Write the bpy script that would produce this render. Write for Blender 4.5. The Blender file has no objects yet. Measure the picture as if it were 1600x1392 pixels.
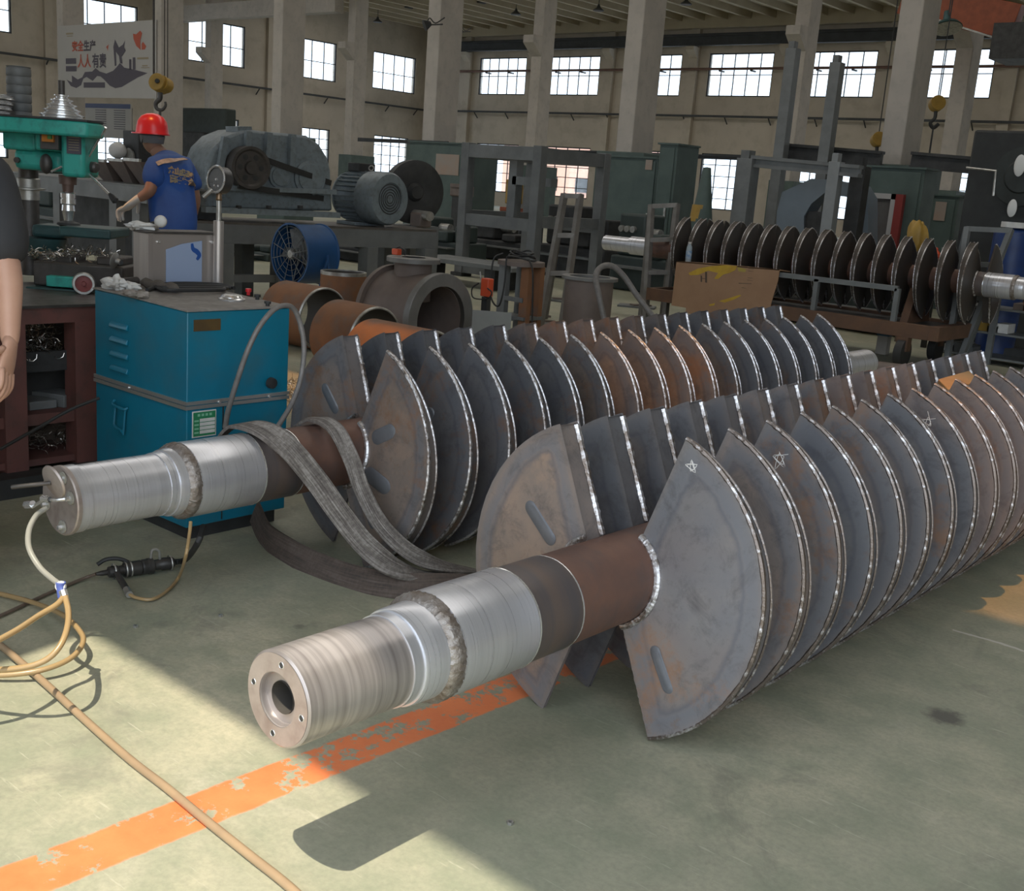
import bpy, math, random
from mathutils import Vector, Matrix
random.seed(7)
R_ = math.radians
sc = bpy.context.scene
COL = sc.collection

# ---------------------------------------------------------------- camera, world, sun, exposure
F, CH = 1750.0, 1.5                                   # focal length in px of the 1600x1392 frame, eye height
FW = Vector((-0.6272, 0.7447, -0.2267)).normalized()  # the screws and the hall lie along the axes
RT = Vector((0.7525, 0.6545, 0.0726)); RT = (RT - FW*RT.dot(FW)).normalized()
UP = RT.cross(FW).normalized()
CAM = Vector((0, 0, CH))
cd = bpy.data.cameras.new('camera'); cam = bpy.data.objects.new('camera', cd); COL.objects.link(cam)
cam.matrix_world = Matrix.Translation(CAM) @ Matrix((RT, UP, -FW)).transposed().to_4x4()
cd.sensor_fit = 'HORIZONTAL'; cd.sensor_width = 36.0; cd.lens = 36.0*F/1600.0; cd.clip_end = 400; cd.clip_start = .05
sc.camera = cam
w = bpy.data.worlds.new('world'); sc.world = w; w.use_nodes = True
bg = w.node_tree.nodes['Background']; bg.inputs[0].default_value = (0.80, 0.90, 1.0, 1); bg.inputs[1].default_value = 2.9
SUN = Vector((-0.06, 0.37, -1)).normalized()
sl = bpy.data.lights.new('sun', 'SUN'); sl.energy = 5.8; sl.angle = R_(0.53); sl.color = (1, .91, .73)
so = bpy.data.objects.new('sun', sl); COL.objects.link(so); so.rotation_euler = SUN.to_track_quat('-Z', 'Y').to_euler(); so.location = (0, -5, 20)
def area(name, loc, sx, sy, power, col=(1, 1, 1), rot=(0, 0, 0)):
    l = bpy.data.lights.new(name, 'AREA'); l.shape = 'RECTANGLE'; l.size = sx; l.size_y = sy; l.energy = power; l.color = col
    o = bpy.data.objects.new(name, l); COL.objects.link(o); o.location = loc; o.rotation_euler = rot; return o
# added fill lamps below the roof, one brightening each bay
area('fill_lamp_bay_1', (-18, 11.5, 11.5), 40, 3.0, 1000, (1, .97, .92))
area('fill_lamp_bay_2', (-28, 29, 11.4), 50, 3.0, 1150, (1, .96, .90))
area('fill_lamp_bay_3', (-30, 46, 11.2), 50, 3.0, 1150, (1, .95, .88))
vs = sc.view_settings
vs.view_transform = 'Standard'; vs.look = 'None'; vs.gamma = 1; vs.use_curve_mapping = False; vs.exposure = -0.12

# ---------------------------------------------------------------- helpers
def P(px, py, d):  return CAM + (FW + RT*((px-800)/F) + UP*((696-py)/F))*d        # a point seen at a pixel, d metres deep
def ray(px, py):   return FW + RT*((px-800)/F) + UP*((696-py)/F)
def G(px, py, z=0.0): r = ray(px, py); return CAM + r*((z-CH)/r.z)
def PY(px, py, Y): r = ray(px, py); return CAM + r*(Y/r.y)
def PX(px, py, X): r = ray(px, py); return CAM + r*(X/r.x)
def zat(X, Y, py):
    a = X*FW.x+Y*FW.y; b = X*UP.x+Y*UP.y; k = 696-py
    return CH + (k*a - F*b)/(F*UP.z - k*FW.z)
V = Vector
def frame(d):
    d = V(d).normalized(); a = V((0, 0, 1)) if abs(d.z) < .9 else V((1, 0, 0))
    u = d.cross(a).normalized(); return u, u.cross(d).normalized(), d
def smooth(pts, n=8):
    pts = [V(p) for p in pts]; q = [pts[0]*2-pts[1]] + pts + [pts[-1]*2-pts[-2]]; out = []
    for i in range(1, len(q)-2):
        a, b, c, d = q[i-1:i+3]
        for k in range(n):
            t = k/n
            out.append(.5*((2*b)+(c-a)*t+(2*a-5*b+4*c-d)*t*t+(3*b-a-3*c+d)*t**3))
    return out+[pts[-1]]

class M:
    """collects geometry; build() links it as one mesh object"""
    def __init__(s): s.v = []; s.f = []; s.at = None
    def add(s, v, f):
        o = len(s.v); s.v += [V(x) for x in v]; s.f += [tuple(i+o for i in q) for q in f]; return s
    def box(s, c, d, rz=0.0, mat=None, ry=0.0, rx=0.0):
        c = V(c); x, y, z = d[0]/2, d[1]/2, d[2]/2
        m = Matrix.Rotation(rz, 3, 'Z') @ Matrix.Rotation(ry, 3, 'Y') @ Matrix.Rotation(rx, 3, 'X') if mat is None else mat
        vs_ = [c + m @ V((sx*x, sy*y, sz*z)) for sx in (-1, 1) for sy in (-1, 1) for sz in (-1, 1)]
        return s.add(vs_, [(0, 1, 3, 2), (4, 6, 7, 5), (0, 4, 5, 1), (2, 3, 7, 6), (0, 2, 6, 4), (1, 5, 7, 3)])
    def bb(s, a, b): a, b = V(a), V(b); return s.box((a+b)/2, (abs(b.x-a.x), abs(b.y-a.y), abs(b.z-a.z)))
    def bar(s, a, b, wx, wy):                      # a square bar from a to b
        a, b = V(a), V(b); u, v, d = frame(b-a); return s.box((a+b)/2, (wx, wy, (b-a).length), mat=Matrix((u, v, d)).transposed())
    def cyl(s, a, b, r0, r1=None, n=24, cap=True):
        a, b = V(a), V(b); r1 = r0 if r1 is None else r1; u, v, d = frame(b-a); vs_ = []
        for c, r in ((a, r0), (b, r1)):
            vs_ += [c + (u*math.cos(2*math.pi*k/n)+v*math.sin(2*math.pi*k/n))*r for k in range(n)]
        f = [(k, (k+1) % n, n+(k+1) % n, n+k) for k in range(n)]
        if cap: f += [tuple(range(n-1, -1, -1)), tuple(range(n, 2*n))]
        return s.add(vs_, f)
    def lathe(s, o, d, prof, n=40, close=False):   # prof: (distance along d, radius)
        o = V(o); u, v, d = frame(d); vs_ = []
        for h, r in prof: vs_ += [o + d*h + (u*math.cos(2*math.pi*k/n)+v*math.sin(2*math.pi*k/n))*r for k in range(n)]
        m = len(prof); f = []
        for i in range(m if close else m-1):
            j = (i+1) % m
            f += [(i*n+k, i*n+(k+1) % n, j*n+(k+1) % n, j*n+k) for k in range(n)]
        return s.add(vs_, f)
    def tube(s, pts, r, n=8, rip=0.0, closed=False):
        pts = [V(p) for p in pts]; L = len(pts); vs_ = []; u = None
        for i, p in enumerate(pts):
            if closed: t = (pts[(i+1) % L]-pts[i-1]).normalized()
            else: t = (pts[min(i+1, L-1)]-pts[max(i-1, 0)]).normalized()
            if u is None: u = frame(t)[0]
            u = (u-t*u.dot(t)); u = frame(t)[0] if u.length < 1e-5 else u.normalized(); v = t.cross(u)
            rr = (r[i] if isinstance(r, (list, tuple)) else r)*(1+rip*random.uniform(-1, 1))
            vs_ += [p+(u*math.cos(2*math.pi*k/n)+v*math.sin(2*math.pi*k/n))*rr for k in range(n)]
        f = [(i*n+k, i*n+(k+1) % n, ((i+1) % L)*n+(k+1) % n, ((i+1) % L)*n+k) for i in range(L if closed else L-1) for k in range(n)]
        if not closed: f += [tuple(range(n-1, -1, -1)), tuple(range((L-1)*n, L*n))]
        return s.add(vs_, f)
    def prism(s, poly, ax, d0, d1):                # poly in the two axes other than ax, cyclic order
        def mk(p, d): return {'x': (d, p[0], p[1]), 'y': (p[0], d, p[1]), 'z': (p[0], p[1], d)}[ax]
        n = len(poly)
        return s.add([mk(p, d0) for p in poly]+[mk(p, d1) for p in poly],
                     [tuple(range(n-1, -1, -1)), tuple(range(n, 2*n))]+[(k, (k+1) % n, n+(k+1) % n, n+k) for k in range(n)])
    def ball(s, c, r, nu=16, nv=10, fn=None):
        c = V(c); r = V(r) if not isinstance(r, (int, float)) else V((r, r, r)); vs_ = []
        for i in range(nv+1):
            a = math.pi*i/nv
            for k in range(nu):
                b = 2*math.pi*k/nu; q = V((math.sin(a)*math.cos(b), math.sin(a)*math.sin(b), math.cos(a)))
                if fn: q = fn(q)
                vs_.append(c+V((q.x*r.x, q.y*r.y, q.z*r.z)))
        return s.add(vs_, [(i*nu+k, (i+1)*nu+k, (i+1)*nu+(k+1) % nu, i*nu+(k+1) % nu) for i in range(nv) for k in range(nu)])
    def ribbon(s, pts, nrm, wd, th):               # a strap: path, outward normals, width, thickness
        L = len(pts); vs_ = []
        for i, p in enumerate(pts):
            t = (pts[min(i+1, L-1)]-pts[max(i-1, 0)]).normalized(); n_ = V(nrm[i]); n_ = (n_-t*n_.dot(t)).normalized(); b = t.cross(n_)
            w_ = wd[i] if isinstance(wd, (list, tuple)) else wd
            vs_ += [p+b*w_/2+n_*th/2, p+b*w_*.17+n_*th*.62, p-b*w_*.17+n_*th*.62, p-b*w_/2+n_*th/2, p-b*w_/2-n_*th/2, p+b*w_/2-n_*th/2]
        f = [(i*6+k, i*6+(k+1) % 6, (i+1)*6+(k+1) % 6, (i+1)*6+k) for i in range(L-1) for k in range(6)]
        f += [(5, 4, 3, 2, 1, 0), tuple((L-1)*6+k for k in range(6))]
        return s.add(vs_, f)
    def mesh(s, name, off=None, flat=False):
        me = bpy.data.meshes.new(name); off = off or V((0, 0, 0))
        me.from_pydata([tuple(x-off) for x in s.v], [], s.f); me.validate(); me.update()
        import bmesh
        bm = bmesh.new(); bm.from_mesh(me); bmesh.ops.recalc_face_normals(bm, faces=bm.faces); bm.to_mesh(me); bm.free()
        if not flat:
            me.shade_smooth(); me.set_sharp_from_angle(angle=R_(38))
        return me
def wl(o):                                          # world location through unrotated parents
    p = V((0, 0, 0))
    while o is not None: p += o.location; o = o.parent
    return p
def link(name, me, mat, parent=None, loc=None, bevel=0):
    o = bpy.data.objects.new(name, me); COL.objects.link(o)
    if mat is not None and not me.materials: me.materials.append(mat)
    if parent is not None: o.parent = parent
    if loc is not None: o.location = loc
    if bevel:
        b = o.modifiers.new('bevel', 'BEVEL'); b.width = bevel; b.segments = 2; b.limit_method = 'ANGLE'; b.angle_limit = R_(40)
    return o
def part(name, m, mat, parent, bevel=0, label=None, local=False, flat=False):
    """m in world coordinates (or the parent's own when local) becomes a child of parent"""
    if local: o = link(name, m.mesh(name, None, flat), mat, parent, None, bevel)
    else:
        c = sum(m.v, V((0, 0, 0)))/max(1, len(m.v)); o = link(name, m.mesh(name, c, flat), mat, parent, c-wl(parent), bevel)
    if label: o['label'] = label
    return o
def tag(o, label, cat, group=None):
    o['label'] = label; o['category'] = cat
    if group: o['group'] = group
    return o
def thing(name, label, cat, loc=(0, 0, 0), group=None, rz=0.0):
    o = bpy.data.objects.new(name, None); COL.objects.link(o); o.location = loc; o.rotation_euler = (0, 0, rz); o.empty_display_size = .1
    return tag(o, label, cat, group)
def solo(name, m, mat, label, cat, group=None, bevel=0, kind=None, flat=False):
    c = sum(m.v, V((0, 0, 0)))/max(1, len(m.v)); c.z = min(v.z for v in m.v)
    o = link(name, m.mesh(name, c, flat), mat, None, c, bevel); tag(o, label, cat, group)
    if kind: o['kind'] = kind
    return o
def struct(name, m, mat, label=None, bevel=0):
    o = link(name, m.mesh(name), mat, None, None, bevel); o['kind'] = 'structure'
    if label: o['label'] = label
    return o
def copy_tree(o, parent=None):
    c = o.copy(); COL.objects.link(c); c.parent = parent
    for ch in list(o.children): copy_tree(ch, c)
    return c

# ---------------------------------------------------------------- materials
def newmat(name):
    m = bpy.data.materials.new(name); m.use_nodes = True; nt = m.node_tree
    return m, nt, nt.nodes['Principled BSDF']
def N(nt, t, **kw):
    n = nt.nodes.new(t)
    for k, v in kw.items():
        if k.startswith('i_'): n.inputs[int(k[2:])].default_value = v
        else: setattr(n, k, v)
    return n
def ramp(nt, fac, stops):
    r = nt.nodes.new('ShaderNodeValToRGB'); e = r.color_ramp.elements
    while len(e) < len(stops): e.new(.5)
    for k, (p, c) in enumerate(stops): e[k].position = p; e[k].color = (*c, 1) if len(c) == 3 else c
    nt.links.new(fac, r.inputs[0]); return r.outputs[0]
def noise(nt, scale, detail=4, rough=.6, co=None, dist=0):
    n = nt.nodes.new('ShaderNodeTexNoise'); n.inputs['Scale'].default_value = scale; n.inputs['Detail'].default_value = detail
    n.inputs['Roughness'].default_value = rough; n.inputs['Distortion'].default_value = dist
    if co is not None: nt.links.new(co, n.inputs['Vector'])
    return n.outputs['Fac']
def mixc(nt, fac, a, b, mode='MIX'):
    m = nt.nodes.new('ShaderNodeMix'); m.data_type = 'RGBA'; m.blend_type = mode
    for val, idx in ((fac, 0), (a, 6), (b, 7)):
        if hasattr(val, 'links') or isinstance(val, bpy.types.NodeSocket): nt.links.new(val, m.inputs[idx])
        elif idx == 0: m.inputs[0].default_value = val
        else: m.inputs[idx].default_value = (*val, 1)
    return m.outputs[2]
def math_(nt, op, a, b=0.0, c=None, clamp=False):
    m = nt.nodes.new('ShaderNodeMath'); m.operation = op; m.use_clamp = clamp
    for i, x in enumerate((a, b, c)):
        if x is None: continue
        if isinstance(x, bpy.types.NodeSocket): nt.links.new(x, m.inputs[i])
        else: m.inputs[i].default_value = x
    return m.outputs[0]
def bumpn(nt, b, h, st=.2, dist=.01):
    n = nt.nodes.new('ShaderNodeBump'); n.inputs['Strength'].default_value = st; n.inputs['Distance'].default_value = dist
    nt.links.new(h, n.inputs['Height']); nt.links.new(n.outputs[0], b.inputs['Normal'])
MATS = {}
def mat(name, c1, c2=None, rough=.6, metal=0.0, scale=6, lo=.35, hi=.65, bump=0, c3=None, s3=30, a3=.5, stretch=None, coat=0, vary=0):
    """two colours mixed by noise, a third one in small flecks"""
    if name in MATS: return MATS[name]
    m, nt, b = newmat(name); tc = nt.nodes.new('ShaderNodeTexCoord'); co = tc.outputs['Object']
    if stretch:
        mp = nt.nodes.new('ShaderNodeMapping'); mp.inputs['Scale'].default_value = stretch; nt.links.new(co, mp.inputs[0]); co = mp.outputs[0]
    nz = noise(nt, scale, 5, .6, co); c2 = c2 or tuple(x*.75 for x in c1)
    col = ramp(nt, nz, [(lo, c1), (hi, c2)])
    if c3:
        n3 = noise(nt, s3, 3, .6, co); f3 = ramp(nt, n3, [(.5, (0, 0, 0)), (.72, (a3, a3, a3))]); col = mixc(nt, f3, col, c3)
    if vary:
        oi = nt.nodes.new('ShaderNodeObjectInfo'); h = nt.nodes.new('ShaderNodeHueSaturation')
        nt.links.new(math_(nt, 'MULTIPLY_ADD', oi.outputs['Random'], vary, 1-vary/2), h.inputs['Value']); nt.links.new(col, h.inputs['Color']); col = h.outputs[0]
    nt.links.new(col, b.inputs['Base Color']); b.inputs['Metallic'].default_value = metal
    r2 = math_(nt, 'MULTIPLY_ADD', nz, .25, rough-.12, True); nt.links.new(r2, b.inputs['Roughness'])
    if coat: b.inputs['Coat Weight'].default_value = coat
    if bump: bumpn(nt, b, noise(nt, scale*4, 4, .6, co), bump)
    MATS[name] = m; return m
def flatmat(name, c, rough=.6, metal=0, emit=None, trans=0, alpha=1):
    if name in MATS: return MATS[name]
    m, nt, b = newmat(name); b.inputs['Base Color'].default_value = (*c, 1); b.inputs['Roughness'].default_value = rough; b.inputs['Metallic'].default_value = metal
    b.inputs['Transmission Weight'].default_value = trans; b.inputs['Alpha'].default_value = alpha
    MATS[name] = m; return m
def glassy(name, tint, gloss=.08):
    m, nt, b = newmat(name); nt.nodes.remove(b); out = nt.nodes['Material Output']
    t = nt.nodes.new('ShaderNodeBsdfTransparent'); t.inputs[0].default_value = (*tint, 1)
    g = nt.nodes.new('ShaderNodeBsdfGlossy'); g.inputs['Roughness'].default_value = .05
    mx = nt.nodes.new('ShaderNodeMixShader'); mx.inputs[0].default_value = gloss
    nt.links.new(t.outputs[0], mx.inputs[1]); nt.links.new(g.outputs[0], mx.inputs[2]); nt.links.new(mx.outputs[0], out.inputs[0]); MATS[name] = m; return m

def floor_material():
    m, nt, b = newmat('painted_concrete_floor'); tc = nt.nodes.new('ShaderNodeTexCoord'); co = tc.outputs['Object']
    sep = nt.nodes.new('ShaderNodeSeparateXYZ'); nt.links.new(co, sep.inputs[0]); X, Y = sep.outputs[0], sep.outputs[1]
    big = noise(nt, .9, 6, .65, co); mid = noise(nt, 5, 6, .7, co); fine = noise(nt, 60, 4, .7, co)
    col = ramp(nt, big, [(.30, (.27, .285, .205)), (.50, (.375, .36, .265)), (.70, (.53, .48, .345))])
    col = mixc(nt, ramp(nt, mid, [(.38, (.6, .6, .6)), (.58, (0, 0, 0))]), col, (.24, .265, .185))
    col = mixc(nt, ramp(nt, noise(nt, 1.6, 7, .75, co, 1.2), [(.55, (0, 0, 0)), (.66, (.55, .55, .55))]), col, (.20, .195, .155))
    col = mixc(nt, ramp(nt, noise(nt, 2.2, 5, .7, co, .6), [(.58, (0, 0, 0)), (.72, (.6, .6, .6))]), col, (.50, .46, .36))
    col = mixc(nt, ramp(nt, fine, [(.35, (.35, .35, .35)), (.6, (0, 0, 0))]), col, (.20, .21, .16))
    # worn scratches
    mp = nt.nodes.new('ShaderNodeMapping'); mp.inputs['Scale'].default_value = (2, 26, 1); mp.inputs['Rotation'].default_value = (0, 0, .7); nt.links.new(co, mp.inputs[0])
    col = mixc(nt, ramp(nt, noise(nt, 3, 3, .6, mp.outputs[0]), [(.64, (0, 0, 0)), (.72, (.45, .45, .45))]), col, (.56, .53, .42))
    # oil spots
    vo = nt.nodes.new('ShaderNodeTexVoronoi'); vo.inputs['Scale'].default_value = 2.6; nt.links.new(co, vo.inputs['Vector'])
    sp = math_(nt, 'ADD', vo.outputs['Distance'], math_(nt, 'MULTIPLY', mid, .25))
    col = mixc(nt, ramp(nt, sp, [(.13, (.75, .75, .75)), (.19, (0, 0, 0))]), col, (.10, .10, .085))
    vd = nt.nodes.new('ShaderNodeVectorMath'); vd.operation = 'DISTANCE'; nt.links.new(co, vd.inputs[0]); vd.inputs[1].default_value = G(1476, 1120)
    st = math_(nt, 'ADD', vd.outputs['Value'], math_(nt, 'MULTIPLY', noise(nt, 18, 4, .7, co), .10))
    col = mixc(nt, ramp(nt, st, [(.085, (.8, .8, .8)), (.12, (0, 0, 0))]), col, (.085, .075, .07))
    # the orange guide line, flaking off
    cx = math_(nt, 'MULTIPLY_ADD', Y, .045, -2.115); dx = math_(nt, 'ABSOLUTE', math_(nt, 'SUBTRACT', X, cx))
    dx = math_(nt, 'ADD', dx, math_(nt, 'MULTIPLY_ADD', mid, .03, -.015))
    line = ramp(nt, dx, [(.068, (1, 1, 1)), (.074, (0, 0, 0))])
    fl = ramp(nt, math_(nt, 'ADD', noise(nt, 9, 6, .72, co), math_(nt, 'ADD', math_(nt, 'MULTIPLY', noise(nt, 2, 2, .5, co), .25), math_(nt, 'MULTIPLY', math_(nt, 'GREATER_THAN', Y, 1.78), .055))), [(.705, (1, 1, 1)), (.735, (0, 0, 0))])
    end = ramp(nt, Y, [(.0, (1, 1, 1)), (1, (1, 1, 1))])
    lm = math_(nt, 'MULTIPLY', line, fl)
    lm = math_(nt, 'MULTIPLY', lm, math_(nt, 'LESS_THAN', Y, 4.2))
    col = mixc(nt, lm, col, ramp(nt, mid, [(.3, (.70, .17, .055)), (.7, (.82, .25, .09))]))
    # a cast joint crossing the floor on the right
    jd = math_(nt, 'ABSOLUTE', math_(nt, 'ADD', math_(nt, 'SUBTRACT', Y, 4.12), math_(nt, 'MULTIPLY_ADD', noise(nt, 7, 3, .6, co), .05, -.025)))
    jm = math_(nt, 'MULTIPLY', math_(nt, 'LESS_THAN', jd, .008), math_(nt, 'GREATER_THAN', X, -1.25))
    col = mixc(nt, jm, col, (.55, .52, .45))
    nt.links.new(col, b.inputs['Base Color'])
    nt.links.new(math_(nt, 'MULTIPLY_ADD', mid, .35, .42), b.inputs['Roughness'])
    bumpn(nt, b, math_(nt, 'ADD', math_(nt, 'MULTIPLY', fine, .4), math_(nt, 'MULTIPLY', lm, .3)), .12, .006)
    return m
def blade_material():
    """rolled plate: brown scale in the middle, blue heat tint along the welds, a bare edge"""
    m, nt, b = newmat('heat_tinted_plate'); tc = nt.nodes.new('ShaderNodeTexCoord'); co = tc.outputs['Object']
    at = nt.nodes.new('ShaderNodeAttribute'); at.attribute_name = 'edge'; oi = nt.nodes.new('ShaderNodeObjectInfo'); rnd = oi.outputs['Random']
    off = nt.nodes.new('ShaderNodeVectorMath'); off.operation = 'ADD'; nt.links.new(co, off.inputs[0])
    cb = nt.nodes.new('ShaderNodeCombineXYZ'); k = math_(nt, 'MULTIPLY', rnd, 37.0)
    for i in range(3): nt.links.new(k, cb.inputs[i])
    nt.links.new(cb.outputs[0], off.inputs[1]); co2 = off.outputs[0]
    n1 = noise(nt, 5, 5, .65, co2); n2 = noise(nt, 22, 5, .7, co2); n3 = noise(nt, 2.4, 3, .5, co2)
    n4 = noise(nt, 9, 6, .75, co2, .5)
    brown = ramp(nt, n1, [(.3, (.32, .235, .185)), (.55, (.235, .19, .165)), (.75, (.36, .25, .185))])
    blue = ramp(nt, n1, [(.3, (.145, .150, .175)), (.6, (.205, .20, .205)), (.75, (.13, .13, .145))])
    sp3 = nt.nodes.new('ShaderNodeSeparateColor'); nt.links.new(oi.outputs['Color'], sp3.inputs[0])
    tone = math_(nt, 'ADD', math_(nt, 'MULTIPLY', n3, .8), sp3.outputs[0])
    centre = mixc(nt, ramp(nt, math_(nt, 'MULTIPLY', tone, .5), [(.34, (0, 0, 0)), (.56, (1, 1, 1))]), blue, brown)
    e = math_(nt, 'ADD', at.outputs['Fac'], math_(nt, 'MULTIPLY_ADD', n1, .05, -.025))
    band = ramp(nt, e, [(.012, (.25, .25, .25)), (.022, (.75, .75, .75)), (.045, (1, 1, 1)), (.066, (0, 0, 0))])
    col = mixc(nt, math_(nt, 'MULTIPLY', band, .8), centre, (.165, .17, .19))
    col = mixc(nt, ramp(nt, e, [(.052, (0, 0, 0)), (.060, (.6, .6, .6)), (.075, (0, 0, 0))]), col, (.10, .105, .13))
    col = mixc(nt, ramp(nt, e, [(.0, (.8, .8, .8)), (.016, (0, 0, 0))]), col, (.20, .18, .175))
    col = mixc(nt, ramp(nt, n2, [(.56, (0, 0, 0)), (.75, (.5, .5, .5))]), col, (.10, .085, .08))
    col = mixc(nt, ramp(nt, n4, [(.50, (0, 0, 0)), (.68, (.6, .6, .6))]), col, (.085, .08, .085))
    rust = ramp(nt, math_(nt, 'ADD', n3, math_(nt, 'MULTIPLY', n2, .5)), [(.84, (0, 0, 0)), (1.0, (.75, .75, .75))])
    col = mixc(nt, rust, col, (.30, .16, .09))
    dk = nt.nodes.new('ShaderNodeHueSaturation'); nt.links.new(sp3.outputs[1], dk.inputs['Value']); nt.links.new(col, dk.inputs['Color'])
    nt.links.new(dk.outputs[0], b.inputs['Base Color']); b.inputs['Metallic'].default_value = .25
    nt.links.new(math_(nt, 'MULTIPLY_ADD', n2, .3, .38), b.inputs['Roughness'])
    bumpn(nt, b, n2, .12, .004); return m
def turned_metal(name, c1, c2, rough=.3, axis='Y', fine=120, streak=(0, 0, 0)):
    """lathe marks run round the shaft"""
    m, nt, b = newmat(name); tc = nt.nodes.new('ShaderNodeTexCoord'); co = tc.outputs['Object']
    mp = nt.nodes.new('ShaderNodeMapping'); s_ = [1.5, 1.5, 1.5]; s_['XYZ'.index(axis)] = fine; mp.inputs['Scale'].default_value = s_; nt.links.new(co, mp.inputs[0])
    mp2 = nt.nodes.new('ShaderNodeMapping'); s2 = [.6, .6, .6]; s2['XYZ'.index(axis)] = 14; mp2.inputs['Scale'].default_value = s2; nt.links.new(co, mp2.inputs[0])
    a = noise(nt, 1, 3, .6, mp.outputs[0]); w_ = noise(nt, 1, 4, .6, mp2.outputs[0])
    nt.links.new(ramp(nt, math_(nt, 'ADD', math_(nt, 'MULTIPLY', a, .5), math_(nt, 'MULTIPLY', w_, .5)), [(.38, c2), (.58, c1)]), b.inputs['Base Color'])
    b.inputs['Metallic'].default_value = .62; nt.links.new(math_(nt, 'MULTIPLY_ADD', a, .2, rough-.1), b.inputs['Roughness'])
    bumpn(nt, b, a, .05, .002); MATS[name] = m; return m
def weld_material(name='bright_weld', lo=.43, hi=.58):
    m, nt, b = newmat(name); tc = nt.nodes.new('ShaderNodeTexCoord'); n1 = noise(nt, 70, 3, .6, tc.outputs['Object']); n2 = noise(nt, 9, 3, .6, tc.outputs['Object'])
    nt.links.new(ramp(nt, math_(nt, 'ADD', math_(nt, 'MULTIPLY', n1, .45), math_(nt, 'MULTIPLY', n2, .55)), [(lo, (.20, .165, .145)), (hi, (.72, .71, .73))]), b.inputs['Base Color'])
    b.inputs['Metallic'].default_value = .8; b.inputs['Roughness'].default_value = .36; bumpn(nt, b, n1, .5, .006); return m

FLOOR = floor_material(); BLADE = blade_material(); WELD = weld_material(); WELDD = weld_material('dull_weld', .53, .66)
BRIGHT = turned_metal('machined_steel', (.70, .70, .73), (.58, .58, .61), .30)
GROOVED = turned_metal('rough_turned_steel', (.58, .53, .51), (.30, .265, .255), .34, fine=60)
FACE = mat('faced_steel', (.50, .44, .41), (.40, .34, .31), .45, .6, 12, c3=(.2, .14, .11), s3=14, a3=.35)
SCALE = turned_metal('blued_tube', (.20, .155, .135), (.13, .125, .135), .5, fine=10)
RUSTT = mat('rust_red_tube', (.20, .105, .075), (.145, .085, .068), .58, .3, 5, c3=(.11, .085, .08), s3=9, a3=.7, bump=.1)
WALL = mat('limewashed_wall', (.50, .445, .37), (.43, .38, .315), .9, 0, .35, c3=(.33, .29, .235), s3=1.1, a3=.55)
CEIL = mat('ceiling_slab', (.42, .36, .255), (.35, .30, .215), .9, 0, .4)
CONC = mat('column_concrete', (.47, .43, .385), (.40, .37, .335), .85, 0, 1.2, c3=(.3, .28, .25), s3=5, a3=.4)
GREEN = mat('dado_green', (.085, .12, .108), (.062, .09, .082), .6, 0, 2)
DARK = mat('dark_steel', (.055, .055, .055), (.035, .036, .036), .6, .3, 5)
IRON = mat('grey_primer_steel', (.17, .178, .178), (.13, .137, .138), .55, .1, 4, vary=.2)
GREYB = mat('machine_grey_blue', (.19, .225, .245), (.15, .18, .195), .5, 0, 5, c3=(.09, .09, .09), s3=20, a3=.5)
RAIL = mat('rail_steel', (.06, .065, .068), (.045, .047, .05), .7, .2, 2)
PIPER = mat('red_lead_pipe', (.16, .085, .065), (.12, .07, .055), .6, 0, 3)
CABB = mat('cabinet_blue', (.005, .165, .255), (.005, .145, .23), .38, 0, 4, c3=(.06, .12, .13), s3=5, a3=.35)
TOPP = mat('dusty_panel', (.27, .25, .23), (.21, .195, .18), .7, .2, 9, c3=(.38, .36, .33), s3=25, a3=.5)
ALU = flatmat('aluminium_strip', (.55, .55, .53), .38, .8)
STAIN = turned_metal('brushed_stainless', (.50, .46, .43), (.38, .34, .32), .33, 'X', 40)
CHROME = flatmat('chrome', (.75, .75, .75), .24, .8)
RUBBER = mat('black_rubber', (.02, .02, .02), (.028, .028, .028), .6)
HOSE = mat('braided_hose', (.20, .185, .175), (.15, .14, .13), .5, .1, 30)
TEAL = mat('drill_teal', (.045, .40, .33), (.035, .33, .275), .42, 0, 4, c3=(.03, .10, .09), s3=16, a3=.5)
TEALD = mat('oily_teal', (.03, .085, .085), (.025, .06, .062), .5, 0, 7)
REDB = mat('red_oxide_bench', (.16, .062, .052), (.115, .05, .043), .6, 0, 4, c3=(.06, .04, .035), s3=14, a3=.6)
CASTI = mat('cast_iron', (.10, .09, .085), (.07, .065, .06), .5, .5, 12, bump=.15)
RUSTP = mat('rusty_pipe', (.26, .115, .05), (.20, .095, .05), .75, 0, 4, c3=(.15, .125, .11), s3=5, a3=.7, bump=.15)
BROWNP = mat('primer_brown_pipe', (.175, .135, .115), (.14, .11, .095), .6, .1, 5)
CUT = mat('cut_edge', (.50, .49, .46), (.32, .31, .29), .4, .7, 15)
INSIDE = mat('pipe_inside', (.05, .045, .04), (.075, .065, .055), .7, .1, 6)
FANB = mat('fan_blue', (.012, .075, .215), (.01, .06, .17), .4, 0, 5)
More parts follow.
